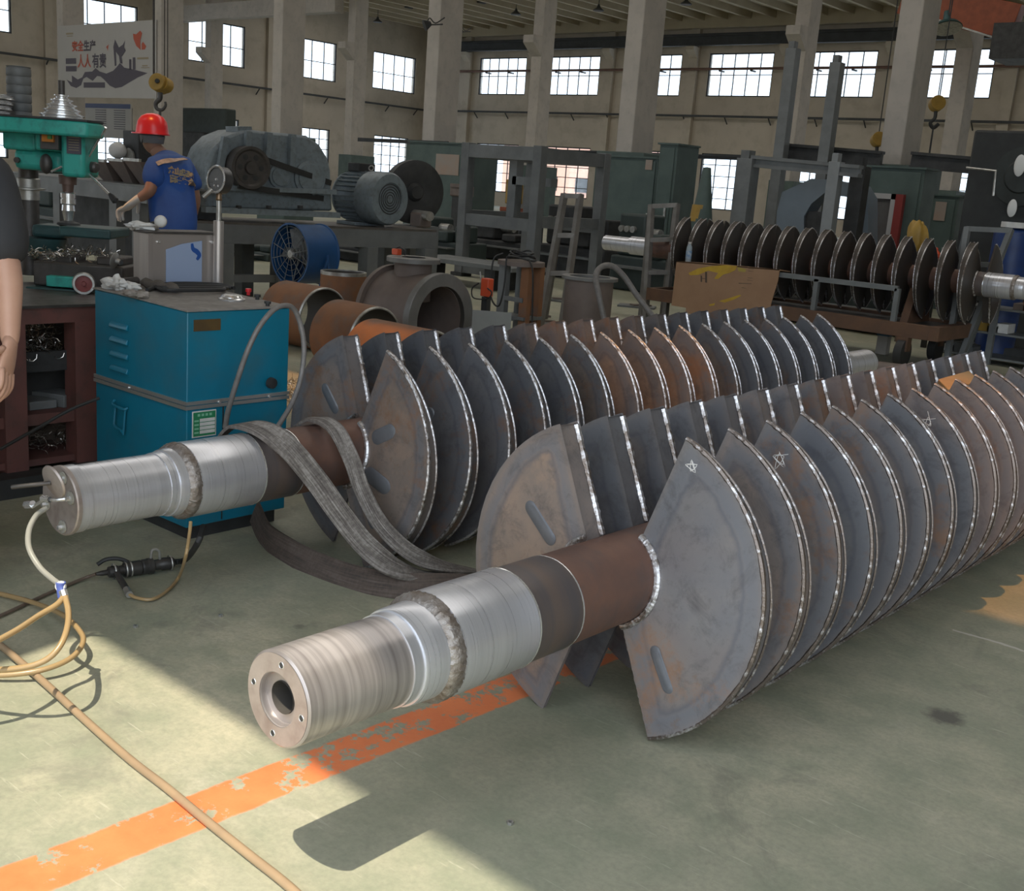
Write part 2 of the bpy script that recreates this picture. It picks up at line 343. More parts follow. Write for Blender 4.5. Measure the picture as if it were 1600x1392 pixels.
def webbing(name, c1, c2, c3):
    """woven band: long threads run with the strap, short broken ones across"""
    m, nt, b = newmat(name); at = nt.nodes.new('ShaderNodeAttribute'); at.attribute_name = 'weave'; mp = nt.nodes.new('ShaderNodeMapping'); mp.inputs['Scale'].default_value = (16, 4, 1)
    nt.links.new(at.outputs['Vector'], mp.inputs[0]); mp2 = nt.nodes.new('ShaderNodeMapping'); mp2.inputs['Scale'].default_value = (5, 90, 1); nt.links.new(at.outputs['Vector'], mp2.inputs[0])
    a = noise(nt, 1, 4, .7, mp.outputs[0]); c = noise(nt, 1, 3, .6, mp2.outputs[0]); mp3 = nt.nodes.new('ShaderNodeMapping'); mp3.inputs['Scale'].default_value = (2, 9, 1); nt.links.new(at.outputs['Vector'], mp3.inputs[0]); d = noise(nt, 1, 3, .6, mp3.outputs[0])
    k = math_(nt, 'ADD', math_(nt, 'MULTIPLY', a, .5), math_(nt, 'ADD', math_(nt, 'MULTIPLY', c, .2), math_(nt, 'MULTIPLY', d, .3)))
    nt.links.new(ramp(nt, k, [(.38, c3), (.50, c1), (.62, c2)]), b.inputs['Base Color']); b.inputs['Roughness'].default_value = .85
    bumpn(nt, b, math_(nt, 'ADD', a, c), .4, .006); return m
STRAP = webbing('grey_sling_webbing', (.16, .14, .125), (.34, .315, .29), (.06, .05, .045)); STRAPD = webbing('brown_sling_webbing', (.085, .062, .05), (.12, .095, .08), (.045, .036, .032))
CARD = mat('cardboard', (.36, .215, .125), (.31, .18, .105), .8, 0, 3)
YPAINT = mat('yellow_paint', (.55, .36, .03), (.45, .27, .03), .6, 0, 8)
WHITE = mat('white_cloth', (.66, .65, .62), (.55, .54, .52), .85, 0, 8)
SKIN = mat('skin', (.56, .33, .235), (.50, .28, .20), .5, 0, 8)
SKIND = mat('skin_tanned', (.30, .165, .11), (.26, .14, .095), .5, 0, 8)
SHIRT = mat('royal_blue_cotton', (.02, .085, .34), (.016, .065, .27), .8, 0, 5)
BLACKT = mat('charcoal_cotton', (.035, .036, .04), (.028, .029, .033), .85, 0, 5)
HELM = flatmat('red_plastic', (.58, .02, .028), .3)
ORNG = mat('orange_paint', (.30, .07, .025), (.22, .055, .022), .55, 0, 5)
REDO = flatmat('orange_red_plastic', (.62, .085, .03), .45)
YEL = mat('hook_yellow', (.40, .24, .04), (.30, .18, .03), .5, 0, 5)
AMBER = flatmat('amber_hose', (.37, .25, .12), .28)
CLEAR = flatmat('clear_hose', (.42, .41, .36), .2, 0, None, .35)
BANNER = mat('banner_white', (.42, .405, .385), (.40, .385, .365), .7, 0, 1)
INK = flatmat('banner_ink', (.085, .075, .095), .7)
REDINK = flatmat('banner_red', (.42, .09, .05), .7)
GOLD = flatmat('print_gold', (.30, .25, .16), .7)
GLASS = glassy('window_glass', (.93, .95, .97), .05)
YGLASS = glassy('yellowed_roof_sheet', (.62, .43, .23), .05)
WOOD = mat('wood_block', (.42, .24, .10), (.30, .16, .065), .6, 0, 3, stretch=(1, 1, 9))
GOLDP = mat('brass_plate', (.20, .13, .05), (.15, .10, .05), .4, .6, 9)
# ---------------------------------------------------------------- the hall
XL, YF, YW, ZC = -58.6, 58.0, -0.6, 11.64             # left wall, far wall, front wall, ceiling
XR = 14.0
fl = struct('floor', M().add([(XL, YW, 0), (XR, YW, 0), (XR, YF, 0), (XL, YF, 0)], [(0, 1, 2, 3)]), FLOOR)
struct('pavement', M().bb((XL-40, -60, -.12), (XR+60, YW, -.005)), mat('pavement_concrete', (.42, .40, .36), (.35, .34, .31), .9, 0, .5))

def holed(m, ax, c0, c1, a0, a1, z0, z1, holes):
    """a wall slab with rectangular holes (a0, a1, z0, z1)"""
    as_ = sorted({a0, a1, *[h for q in holes for h in q[:2]]}); zs = sorted({z0, z1, *[h for q in holes for h in q[2:]]})
    for i in range(len(as_)-1):
        run = None
        for j in range(len(zs)-1):
            ca, cz = (as_[i]+as_[i+1])/2, (zs[j]+zs[j+1])/2
            solid = not any(q[0] < ca < q[1] and q[2] < cz < q[3] for q in holes)
            if solid and run is None: run = zs[j]
            if run is not None and (not solid or j == len(zs)-2):
                top = zs[j+1] if solid else zs[j]
                if ax == 'y': m.bb((as_[i], c0, run), (as_[i+1], c1, top))
                else: m.bb((c0, as_[i], run), (c1, as_[i+1], top))
                run = None
    return m
PIL = [PY(735, 90, YF).x + 5.97*k for k in range(-1, 12)]                # wall piers, one bay each
farw = []
for k in range(len(PIL)-1):
    xc = (PIL[k]+PIL[k+1])/2
    if XL+2.6 < xc < XR-3: farw.append(xc)
leftw = [54.4-7.05*k for k in range(8)]
UZ, LZ = (7.21, 9.58), (.9, 4.05)
fh = [(x-2.07, x+2.07, *UZ) for x in farw]+[(x-1.9, x+1.9, *LZ) for x in farw]
lh = [(y-1.95, y+1.95, 7.03, 9.40) for y in leftw if y > 3]+[(y-1.6, y+1.6, *LZ) for y in leftw if y > 3]
wf = struct('wall_far', holed(M(), 'y', YF, YF+.37, XL-.37, XR, 0, ZC+.3, fh), WALL)
wlft = struct('wall_left', holed(M(), 'x', XL-.37, XL, YW, YF, 0, ZC+.3, lh), WALL)
struct('wall_right', M().bb((XR, YW, 0), (XR+.37, YF, ZC+.3)), WALL)
DOOR = (-2.78, 13.4, 0, 7.2)
hi = [(x, x+3.6, 7.6, 9.8) for x in (-56, -49, -42, -35, -28, -21, -14)]
struct('wall_front', holed(M(), 'y', YW-.35, YW, XL-.37, XR, 0, ZC+.3, [DOOR]+[(x, x+3.6, 1.0, 4.0) for x in (-56, -49, -42, -35, -28, -21, -14)]+hi), WALL)
SK = (-13.0, 6.0, 0.0, 0.98)                                             # a slot in the roof glazed with a yellowed sheet
roof = M(); roof.bb((XL, YW-.35, ZC), (SK[0], YF, ZC+.25)); roof.bb((SK[1], YW-.35, ZC), (XR, YF, ZC+.25))
roof.bb((SK[0], YW-.35, ZC), (SK[1], SK[2], ZC+.25)); roof.bb((SK[0], SK[3], ZC), (SK[1], YF, ZC+.25))
ceil = struct('ceiling', roof, CEIL)
part('roof_light_sheet', M().bb((SK[0], SK[2], ZC+.1), (SK[1], SK[3], ZC+.11)), YGLASS, ceil)
rib = M().box((0, 0, 0), (.22, 19.2, .35)).mesh('ceiling_rib')
for k in range(34): link('ceiling_rib', rib, CEIL, ceil, (XL+1+1.5*k, 48.2, ZC-.17))
for yy in (58-.3, 38, 20):
    part('roof_beam', M().bb((XL, yy-.25, ZC-.75), (XR, yy+.25, ZC)), CEIL, ceil)
for x in PIL:
    if x < XR and x > XL+1:
        struct('trim_%d' % (PIL.index(x)+1), M().bb((x-.28, YF-.28, 0), (x+.28, YF, ZC-.75)).prism([(YF-.28, 9.3), (YF-.28, 9.9), (YF-.75, 9.9), (YF-.75, 9.7)], 'x', x-.28, x+.28), WALL)
for k, y in enumerate([51, 44, 37, 30, 23, 16]):
    struct('trim_%d' % (k+20), M().bb((XL, y-.22, 0), (XL+.2, y+.22, ZC)), WALL)
# crane rails, service pipes and cable line
rb = thing('crane_rail', 'dark steel crane rail high along the far windowed wall', 'rail', (-22, YF-.6, 9.9))
part('rail_beam', M().bb((XL+.3, YF-.72, 9.92), (XR, YF-.48, 10.0)).bb((XL+.3, YF-.62, 10.0), (XR, YF-.58, 10.42)).bb((XL+.3, YF-.75, 10.42), (XR, YF-.45, 10.5)), RAIL, rb)
part('rail_head', M().bb((XL+.3, YF-.63, 10.5), (XR, YF-.57, 10.58)), RAIL, rb)
sp_ = thing('red_service_pipe', 'red oxide service pipe crossing the upper far windows', 'pipe', (-22, YF-.5, 8.62))
part('pipe_run', M().cyl((XL+.5, YF-.45, 8.67), (XR, YF-.45, 8.67), .075, n=8), PIPER, sp_)
for x in farw:
    for dx in (-1, 1): part('pipe_bracket', M().bb((x+dx-.05, YF-.52, 8.52), (x+dx+.05, YF, 8.6)), RAIL, sp_)
def conduit(label, a, b, n, inward):
    t = thing('cable_tray', label, 'cable tray', (V(a)+V(b))/2)
    part('tray', M().bar(a, b, .1, .12), RAIL, t)
    br = None
    for k in range(n):
        c = V(a).lerp(V(b), (k+.5)/n)
        m = M().bar(c, c+V(inward)*-.36, .05, .05).bar(c+V((0, 0, -.05)), c+V(inward)*-.35+V((0, 0, -.4)), .05, .05)
        part('bracket', m, RAIL, t)
conduit('thin dark cable tray on brackets below the far upper windows', (XL+.4, YF-.4, 6.08), (XR, YF-.4, 6.12), 26, (0, -1, 0))
conduit('thin dark cable tray on brackets along the left wall', (XL+.4, YW, 5.98), (XL+.4, YF-.4, 6.05), 22, (1, 0, 0))

# windows: frame, bars, and every pane its own piece
PANE = {}
def window(n, ax, c, a0, a1, z0, z1, cols, rows):
    o = bpy.data.objects.new('window_%d' % n, None); COL.objects.link(o); o['kind'] = 'structure'
    a, z = (a0+a1)/2, (z0+z1)/2; o.location = (a, c, z) if ax == 'y' else (c, a, z)
    W_, H_ = a1-a0, z1-z0; t = .07
    def bx(m, u0, u1, w0, w1, dp=.05):
        if ax == 'y': m.bb((u0, -dp, w0), (u1, dp, w1))
        else: m.bb((-dp, u0, w0), (dp, u1, w1))
    key = (ax, round(W_, 2), round(H_, 2), cols, rows)
    if key not in PANE:
        fr = M(); bx(fr, -W_/2, W_/2, -H_/2, -H_/2+t); bx(fr, -W_/2, W_/2, H_/2-t, H_/2); bx(fr, -W_/2, -W_/2+t, -H_/2, H_/2); bx(fr, W_/2-t, W_/2, -H_/2, H_/2)
        mu = M()
        for k in range(1, cols): u = -W_/2+W_*k/cols; bx(mu, u-.022, u+.022, -H_/2+t, H_/2-t, .03)
        zr = [-H_/2+H_*q for q in rows]
        for q in zr: bx(mu, -W_/2+t, W_/2-t, q-.022, q+.022, .028)
        pn = []; zs = [-H_/2+.04]+zr+[H_/2-.04]
        for j in range(len(zs)-1):
            p = M(); bx(p, -W_/cols/2+.01, W_/cols/2-.01, -(zs[j+1]-zs[j])/2, (zs[j+1]-zs[j])/2, .004); pn.append((p.mesh('pane', flat=True), (zs[j]+zs[j+1])/2))
        PANE[key] = (fr.mesh('window_frame', flat=True), mu.mesh('glazing_bars', flat=True), pn)
    fr, mu, pn = PANE[key]
    link('window_frame', fr, RAIL, o); link('glazing_bars', mu, RAIL, o)
    for k in range(cols):
        u = -W_/2+W_*(k+.5)/cols
        for me, zz in pn: link('pane', me, GLASS, o, (u, 0, zz) if ax == 'y' else (0, u, zz))
n = 0
for x in farw:
    if x < -8:
        n += 1; window(n, 'y', YF+.1, x-2.07, x+2.07, *UZ, 5, (.50,))
        n += 1; window(n, 'y', YF+.1, x-1.9, x+1.9, *LZ, 4, (.2, .4, .6, .8))
for y in leftw:
    if y > 24:
        n += 1; window(n, 'x', XL-.1, y-1.95, y+1.95, 7.03, 9.40, 4, (.46,))
        n += 1; window(n, 'x', XL-.1, y-1.6, y+1.6, *LZ, 4, (.2, .4, .6, .8))
# outside, seen through the panes
bo = thing('neighbour_building', 'salmon coloured building outside beyond the far lower windows', 'building', (-65, 84, 0))
SAL = mat('salmon_render', (.62, .36, .27), (.58, .33, .25), .9, 0, .3)
part('wall', M().bb((-71, 80, 0), (-59.5, 90, 6.2)), SAL, bo); part('roof', M().bb((-71.5, 79.5, 6.2), (-59, 90.5, 6.6)), CONC, bo)
for k in range(3): part('window', M().bb((-69.5+3.6*k, 79.9, 1.2), (-68+3.6*k, 80.1, 2.4)), RAIL, bo)

# columns of concrete, green dado
def column(label, x, y, wx, wy, zt=ZC-.75, base=(.5, 1.0), corbel=True):
    t = thing('concrete_column', label, 'column', (x, y, 0), 'concrete columns of the hall')
    m = M().bb((x-wx/2, y-wy/2, 0), (x+wx/2, y+wy/2, zt))
    part('shaft', m, CONC, t, .02)
    if corbel: part('corbel', M().prism([(y-wy/2-.6, 7.3), (y-wy/2-.6, 7.6), (y-wy/2, 7.6), (y-wy/2, 6.8)], 'x', x-wx/2, x+wx/2), CONC, t)
    if base: part('painted_dado', M().bb((x-base[0], y-wy/2-.12, 0), (x+base[0], y+base[1], 2.33)), GREEN, t, .02)
    return t
pos1 = ['white-grey column left of the safety banner', 'column behind the hoisting hook, right end of the safety banner',
        'wide column rising behind the gearbox and motor', 'column with green cabinet base left of the steel rack', 'broad pale column in the middle above the rusty stand',
        'broad pale column above the green sheet booth on the right', 'column of the front row beyond the right edge']
X1 = [PY(q, 120, 20.01).x+.21 for q in (90, 240, 425, 664, 972, 1391)]; X1.append(X1[-1]+5.9)
for x, l in zip(X1, pos1): column(l, x, 20.4, .42, .78, base=(.62, .55) if l != pos1[1] and l != pos1[0] else None, corbel=False)
pos2 = ['slim second-row column just right of the banner column', 'slim second-row column left of the hall corner', 'slim second-row column above the steel rack',
        'slim second-row column beside the tall dark post', 'slim second-row column near the right edge']
for q, l in zip((320, 541, 828, 1232, 1487), pos2): column(l, PY(q, 120, 38).x+.275, 38.4, .55, .8)
# longitudinal beam of the second row
bm_ = thing('crane_beam', 'concrete crane beam resting on the second row of columns', 'beam', (-40, 38, 7.6))
part('beam', M().bb((XL, 37.2, 8.95), (-44.5, 37.75, 9.75)), CONC, bm_)

BY = 19.99
# safety banner between two columns, with the notice board under it
a_, b_ = PY(91, 41, BY), PY(245, 34, BY); c_ = PY(245, 155, BY); d_ = PY(91, 150, BY)
bx0, bx1, bz0, bz1 = a_.x, b_.x, 3.27, 5.58
ban = thing('safety_banner', 'large white safety banner with red and dark Chinese lettering', 'banner', ((bx0+bx1)/2, BY, bz0))
part('sheet', M().bb((bx0, BY-.02, bz0), (bx1, BY+.01, bz1)), BANNER, ban)
def bpt(px, py):                                       # banner coordinates of a point of the zoomed print (0..1)
    return (bx0+(bx1-bx0)*px, bz1-(bz1-bz0)*py)
def print_poly(name, pts, mt, parent, y=BY-.028):
    m = M(); q = [bpt(*p) for p in pts]; k = len(q)
    m.add([(x, y, z) for x, z in q], [tuple(range(k))]); return part(name, m, mt, parent, flat=True)
def uv(x, y): return ((x-40)/1160.0, (y-40)/880.0)
def text(name, s, mt, parent, org, size, right, up, bold=0.0, narrow=1.0):
    cu = bpy.data.curves.new(name, 'FONT'); cu.body = s; cu.size = size; cu.offset = bold; cu.resolution_u = 3
    tmp = bpy.data.objects.new(name, cu); COL.objects.link(tmp); bpy.context.view_layer.update()
    me = bpy.data.meshes.new_from_object(tmp.evaluated_get(bpy.context.evaluated_depsgraph_get())); COL.objects.unlink(tmp); bpy.data.objects.remove(tmp)
    o = link(name, me, mt, parent); me.materials.clear(); me.materials.append(mt)
    r, u = V(right).normalized(), V(up).normalized(); o.matrix_local = Matrix.Translation(V(org)-wl(parent)) @ Matrix((r*narrow, u, r.cross(u))).transposed().to_4x4()
    return o
bw, bh = bx1-bx0, bz1-bz0
def btext(s, x, y, h, mt, width):                      # left, baseline (zoom px), character height (zoom px)
    u, v = uv(x, y); X_, Z_ = bpt(u, v); size = h/880*bh*1.12
    return text('lettering', s, mt, ban, (X_, BY-.032, Z_), size, (1, 0, 0), (0, 0, 1), .012, width/1160*bw/(size*len(s)))
btext('安全', 222, 345, 118, REDINK, 145); btext('生产', 368, 345, 118, INK, 150)
btext('人人', 292, 540, 150, REDINK, 165); btext('有责', 472, 545, 160, INK, 170)
print_poly('mountain_print', [uv(*p) for p in [(145, 700), (215, 735), (215, 650), (290, 700), (345, 675), (380, 610), (470, 605), (512, 565), (560, 605), (640, 632), (720, 600), (760, 560), (800, 510), (850, 565), (960, 590), (1110, 632), (1000, 680), (900, 740), (820, 790), (745, 805), (680, 775), (610, 700), (570, 665), (530, 660), (475, 718), (400, 670), (360, 690), (330, 770), (270, 805), (200, 780)]], INK, ban)
print_poly('figure_print', [uv(*p) for p in [(745, 235), (790, 330), (835, 300), (862, 250), (850, 330), (868, 370), (820, 440), (830, 520), (800, 510), (790, 430), (755, 380), (760, 540), (740, 545), (725, 320)]], INK, ban)
print_poly('heart_print', [uv(*p) for p in [(950, 180), (985, 190), (1030, 150), (1050, 180), (1030, 260), (1035, 370), (985, 320), (955, 240)]], REDINK, ban)
print_poly('heart_print', [uv(*p) for p in [(1045, 300), (1060, 275), (1095, 330), (1080, 365), (1045, 365)]], REDINK, ban)
print_poly('bird_print', [uv(*p) for p in [(640, 320), (670, 290), (660, 365), (650, 335)]], REDINK, ban)
for (x0, y0, x1, y1) in ((140, 440, 272, 508), (140, 535, 275, 600), (362, 735, 622, 800), (905, 470, 930, 590), (945, 450, 975, 590)):
    print_poly('caption_block', [uv(x0, y0), uv(x1, y0), uv(x1, y1), uv(x0, y1)], INK, ban)
for (x0, y0, x1, y1) in ((995, 452, 1120, 474), (1050, 540, 1110, 555), (1040, 565, 1130, 574), (150, 130, 240, 150), (160, 165, 235, 175)):
    print_poly('small_print', [uv(x0, y0), uv(x1, y0), uv(x1, y1), uv(x0, y1)], GOLD, ban)
n0, n1 = PY(128, 160, 24).x, PY(205, 160, 24).x
nb = thing('notice_board', 'white notice board with blue heading under the safety banner', 'notice board', ((n0+n1)/2, 24, 2.1))
part('panel', M().bb((n0, 23.97, zat(n0, 24, 213)), (n1, 24.03, zat(n1, 24, 163))), BANNER, nb)
zt_ = zat(n1, 24, 163); zb_ = zat(n0, 24, 213)
part('heading', M().bb((n0, 23.955, zt_-.17), (n1, 23.965, zt_)), flatmat('heading_blue', (.05, .07, .16), .6), nb)
for cix in range(2):
    for r_ in range(9):
        x = n0+(n1-n0)*(.30+.38*cix); part('text_line', M().bb((x, 23.955, zt_-.26-r_*.085), (x+(n1-n0)*.22, 23.965, zt_-.235-r_*.085)), INK, nb)
part('leg', M().bb((n0+.1, 24.0, 0), (n0+.18, 24.06, zb_+.1)), RAIL, nb); part('leg', M().bb((n1-.18, 24.0, 0), (n1-.1, 24.06, zb_+.1)), RAIL, nb)
# ---------------------------------------------------------------- the paddle shafts
RB, ZA = .461, .432                                    # paddle radius, axis height
def pol(th, r, s): return V((r*math.sin(th), s, r*math.cos(th)))
def blade_meshes(side, t0, t1):
    """a hollow wedge paddle: two sector plates, rim strip, two end strips; thin at one end, thick at the other"""
    def prof(f):                                       # f = 0 at the top edge, 1 at the bottom edge
        if side > 0: return (-.010-.066*f, .008)
        return (-.040-.006*f, .038-.072*f)
    nt_, rad = 30, [.118, .135, .16, .22, .29, .35, .39, .415, .435, .448, RB]
    m = M(); ed = []
    for face in (0, 1):
        base = len(m.v); vs_ = []
        for i in range(nt_+1):
            # extra columns close to both ends
            u = i/nt_; f = .5-.5*math.cos(math.pi*u); th = t0+(t1-t0)*f
            for r in rad:
                s = prof(f)[face]; dish = (.006*math.sin(math.pi*f)*math.sin(math.pi*(r-.118)/(RB-.118)))*(-1 if face == 0 else 1)
                vs_.append(pol(th, r, s+dish)); ed.append(min(RB-r, r*abs(math.sin(min(abs(th-t0), 1.5))), r*abs(math.sin(min(abs(th-t1), 1.5))), 9)+0.0)
        k = len(rad); m.add(vs_, [(i*k+j, i*k+j+1, (i+1)*k+j+1, (i+1)*k+j) for i in range(nt_) for j in range(k-1)])
    # rim and end strips, a hair inside the plates' edges
    def strip(pts):
        b = len(m.v); m.v.extend(p for q in pts for p in q); ed.extend([.012]*(2*len(pts)))
        m.f.extend((b+2*i, b+2*i+1, b+2*i+3, b+2*i+2) for i in range(len(pts)-1))
    strip([(pol(t0+(t1-t0)*i/40, RB-.007, prof(i/40)[0]), pol(t0+(t1-t0)*i/40, RB-.007, prof(i/40)[1])) for i in range(41)])
    for f, sgn in ((0, 1), (1, -1)):
        d = .010*sgn*(1 if t1 > t0 else -1)
        strip([(pol(t0+(t1-t0)*f+d*.45/max(r, .1), r, prof(f)[0]), pol(t0+(t1-t0)*f+d*.45/max(r, .1), r, prof(f)[1])) for r in (.118, .25, .35, RB-.004)])
    me = m.mesh('blade'); at = me.attributes.new('edge', 'FLOAT', 'POINT'); at.data.foreach_set('value', ed)
    rim = M(); pts = [pol(t0+(t1-t0)*i/130, RB-.003, prof(i/130)[0]+.004) for i in range(131)]
    rim.tube(pts, .007, 6, .16)
    pts = [pol(t0+(t1-t0)*i/70, RB-.004, prof(i/70)[1]-.003) for i in range(71)]; rim.tube(pts, .004, 5, .2)
    endw = M(); fT = 1 if side > 0 else 0
    for face in ((1,) if side < 0 else (0,)):
        pts = [pol(t0+(t1-t0)*fT, r_, prof(fT)[face]*.80) for r_ in [.13+(RB-.14)*k/34 for k in range(35)]]; endw.tube(pts, .010, 6, .22)
    root = M()
    pts = [pol(t0+(t1-t0)*i/110, .134, prof(i/110)[0]-.006) for i in range(111)]; root.tube(pts, .011, 8, .08)
    return me, rim.mesh('rim_weld'), endw.mesh('end_weld'), root.mesh('root_weld')
def stadium(m, c, ax, ln, wd, th, y):                  # a raised oval pad on a plate facing -y
    a = V(ax).normalized(); b = V((a.z, 0, -a.x)); n_ = 10; lo, hi_ = [], []
    for k in range(2*n_):
        s = 1 if k < n_ else -1; ph = -math.pi/2+math.pi*(k % n_)/(n_-1)
        q = V(c)+a*(s*(ln/2-wd/2)+s*math.cos(ph)*wd/2)+b*(s*math.sin(ph)*wd/2)
        lo.append(V((q.x, y, q.z))); q2 = V(c)+(q-V(c))*.86; hi_.append(V((q2.x, y-th, q2.z)))
    k = 2*n_; return m.add(lo+hi_, [tuple(range(k, 2*k))]+[(i, (i+1) % k, k+(i+1) % k, k+i) for i in range(k)])
def shaft_parts(t, L, plate):
    yv = V((0, 1, 0))
    def lz(name, prof, mt, lab=None, n=56): return part(name, M().lathe((0, 0, 0), yv, prof, n), mt, t, local=True, label=lab)
    if plate:
        lz('journal', [(.012, .06), (.012, .108), (.05, .109), (.05, .105), (.33, .105), (.33, .06)], BRIGHT, 'bright turned journal')
    else:
        lz('journal', [(.10, .001), (.10, .036), (.016, .036), (.016, .056), (0, .058), (0, .100), (.004, .105), (.29, .105), (.29, .06)], GROOVED, 'turned journal with fine grooves and a bored end')
        m = M(); m.lathe((0, 0, 0), yv, [(-.0012, .0595), (-.0012, .0995)], 56); ob = part('end_face', m, FACE, t, local=True)
        part('bore_lining', M().lathe((0, 0, 0), yv, [(.012, .0355), (.098, .0355), (.098, .001)], 32), INSIDE, t, local=True)
        for k in range(4):
            a = R_(90*k+8); c = pol(a, .081, 0)
            part('bolt_hole', M().cyl(c+V((0, -.0018, 0)), c+V((0, .004, 0)), .0062, n=12), DARK, t, local=True)
            part('hole_rim', M().lathe(c, (0, -1, 0), [(.0015, .0062), (.0022, .0072), (.0012, .0082)], 12), CHROME, t, local=True)
    e = .33 if plate else .29
    lz('step_ring', [(e, .06), (e, .108), (e+.03, .109), (e+.03, .113), (e+.035, .115), (.392, .117), (.396, .10)], BRIGHT)
    w0 = .405
    cw_ = M(); cp = [(w0-.016, .112), (w0-.010, .122), (w0-.002, .129), (w0+.007, .132), (w0+.016, .132), (w0+.024, .131), (w0+.030, .127)]; cw_.lathe((0, 0, 0), yv, cp, 150)
    for k_, v_ in enumerate(cw_.v):
        j_ = random.uniform(-.0028, .0022); q_ = V((v_.x, 0, v_.z)).normalized(); cw_.v[k_] = v_+q_*j_+V((0, random.uniform(-.002, .002), 0))
    part('collar_weld', cw_, mat('rough_weld', (.36, .33, .31), (.19, .15, .12), .42, .6, 30, bump=.4), t, local=True)
    lz('machined_sleeve', [(w0+.026, .10), (w0+.026, .131), (.695, .131), (.70, .129), (.70, .10)], BRIGHT)
    lz('blued_sleeve', [(.698, .10), (.698, .1275), (.872, .1275), (.876, .1255), (.876, .10)], SCALE)
    part('score_ring', M().lathe((0, 0, 0), yv, [(.868, .1276), (.871, .1285), (.874, .1276)], 56), CHROME, t, local=True)
    part('score_ring', M().lathe((0, 0, 0), yv, [(.692, .1312), (.696, .1322), (.700, .1300)], 56), CHROME, t, local=True)
    lz('core_tube', [(.874, .10), (.874, .1255), (L-.75, .1255), (L-.75, .10)], RUSTT)
    lz('far_journal', [(L-.752, .08), (L-.752, .118), (L-.4, .118), (L-.4, .098), (L, .098), (L, .03)], BRIGHT)
def paddle_shaft(label, loc, rz, sL, sR, pitch, n, tl, tr, tb, lb, plate=False, far=1.15, scale=1.0, group='paddle shafts', tone=lambda s, i: (.4, 1, 1, 1), weld=(WELD, WELD)):
    t = thing('paddle_shaft', label, 'paddle shaft', loc, group, rz); t.scale = (scale, 1, scale)
    shaft_parts(t, max(sL, sR)+(n-1)*pitch+far, plate)
    ml = blade_meshes(-1, R_(tl), R_(lb)); mr = blade_meshes(1, R_(tr), R_(tb)); blades = {}
    for i in range(n):
        for side, ms, s0 in ((-1, ml, sL), (1, mr, sR)):
            b = link('paddle', ms[0], BLADE, t, (0, s0+i*pitch, 0)); blades[(side, i)] = b; b.color = tone(side, i)
            
            if side > 0 or scale < 1: link('rim_weld', ms[1], weld[0], b)
            link('end_weld', ms[2], weld[1], b)
            if i == 0: link('root_weld', ms[3], WELD, b)
    return t, blades
PAD = mat('ground_weld_pad', (.17, .175, .19), (.14, .145, .16), .55, .4, 14)
CHALK = flatmat('chalk', (.62, .60, .58), .9)
def pad(b, th, r, ang, ln=.115, wd=.036, y=-.014, f=None):
    if th > 0: f_ = (th-20)/137.5; y = -.010-.066*f_-.006*math.sin(math.pi*f_)*math.sin(math.pi*(r-.118)/(RB-.118))+.0005
    else: f_ = (-th-21)/139; y = -.040-.006*f_-.006*math.sin(math.pi*f_)*math.sin(math.pi*(r-.118)/(RB-.118))+.0005
    c = pol(R_(th), r, 0); a = pol(R_(ang), 1, 0); return part('plug_pad', stadium(M(), c, a, ln, wd, .0045, y), PAD, b, local=True)
def chalk(b, th, r, sz, y):
    c = pol(R_(th), r, y); u, v = V((1, 0, .15)), V((-.15, 0, 1)); q = []
    for k in range(17): a = k*2.513+.4; q.append(c+(u*math.cos(a)+v*math.sin(a)*1.25)*sz*random.uniform(.35, 1.4))
    return part('chalk_mark', M().tube(smooth(q[:9], 4), .0011, 4), CHALK, b, local=True)
def toneA(s, i):
    rr = random.random()
    if s < 0: return ((1.0, 1, 1, 1) if i == 0 else (.30+.35*rr, .72+.25*rr, 1, 1))
    return (([.42, .62, .36, .25, .45, .55, .35, .5][i] if i < 8 else .6+.3*rr), [1.0, .95, .9, .85, .85, .9, .85, .85][min(i, 7)], 1, 1)  # far right-hand paddles turn browner: warm roof-slot sun painted into their tone
def toneB(s, i):
    rr = random.random()
    if i == 0: return (.55 if s < 0 else .80, .85, 1, 1)
    return ((.75 if 5 <= i <= 10 else .18)+.2*rr, .62+.15*rr, 1, 1)  # middle paddles get a warm tone that paints in the tinted sunlight
shA, bA = paddle_shaft('nearest paddle shaft, its bored bare journal pointing at the viewer over the orange line', (-1.708, 1.339, ZA), R_(-.28), 1.136, 1.239, .2215, 16, -22.8, 19.3, 157.5, -161, tone=toneA, weld=(WELDD, WELD))
shB, bB = paddle_shaft('paddle shaft with grey slings over it and a capped journal beside the blue cabinet', (-3.236, 1.670, ZA), R_(.32), 1.310, 1.209, .2262, 17, -19.5, 22.5, 157.5, -160, plate=True, tone=toneB)
pad(bA[(-1, 0)], -60, .25, -48, .15, .042); pad(bA[(1, 0)], 138, .285, 150, .14, .034)
pad(bB[(-1, 0)], -52, .27, -42, .14, .045); pad(bB[(1, 0)], 62, .235, 62, .14, .06); pad(bB[(1, 0)], 108, .22, 108, .15, .07)
pad(bB[(1, 0)], 138, .27, 150, .13, .03, -.066); pad(bB[(1, 1)], 52, .27, 60, .07, .05, -.026); pad(bA[(1, 1)], 60, .27, 70, .06, .045, -.034); pad(bA[(1, 2)], 55, .28, 70, .06, .045, -.03)
chalk(bA[(1, 0)], 27, .405, .017, -.0155); chalk(bA[(1, 2)], 33, .395, .022, -.019); chalk(bA[(1, 7)], 36, .40, .024, -.02); chalk(bA[(1, 4)], 105, .40, .012, -.055)
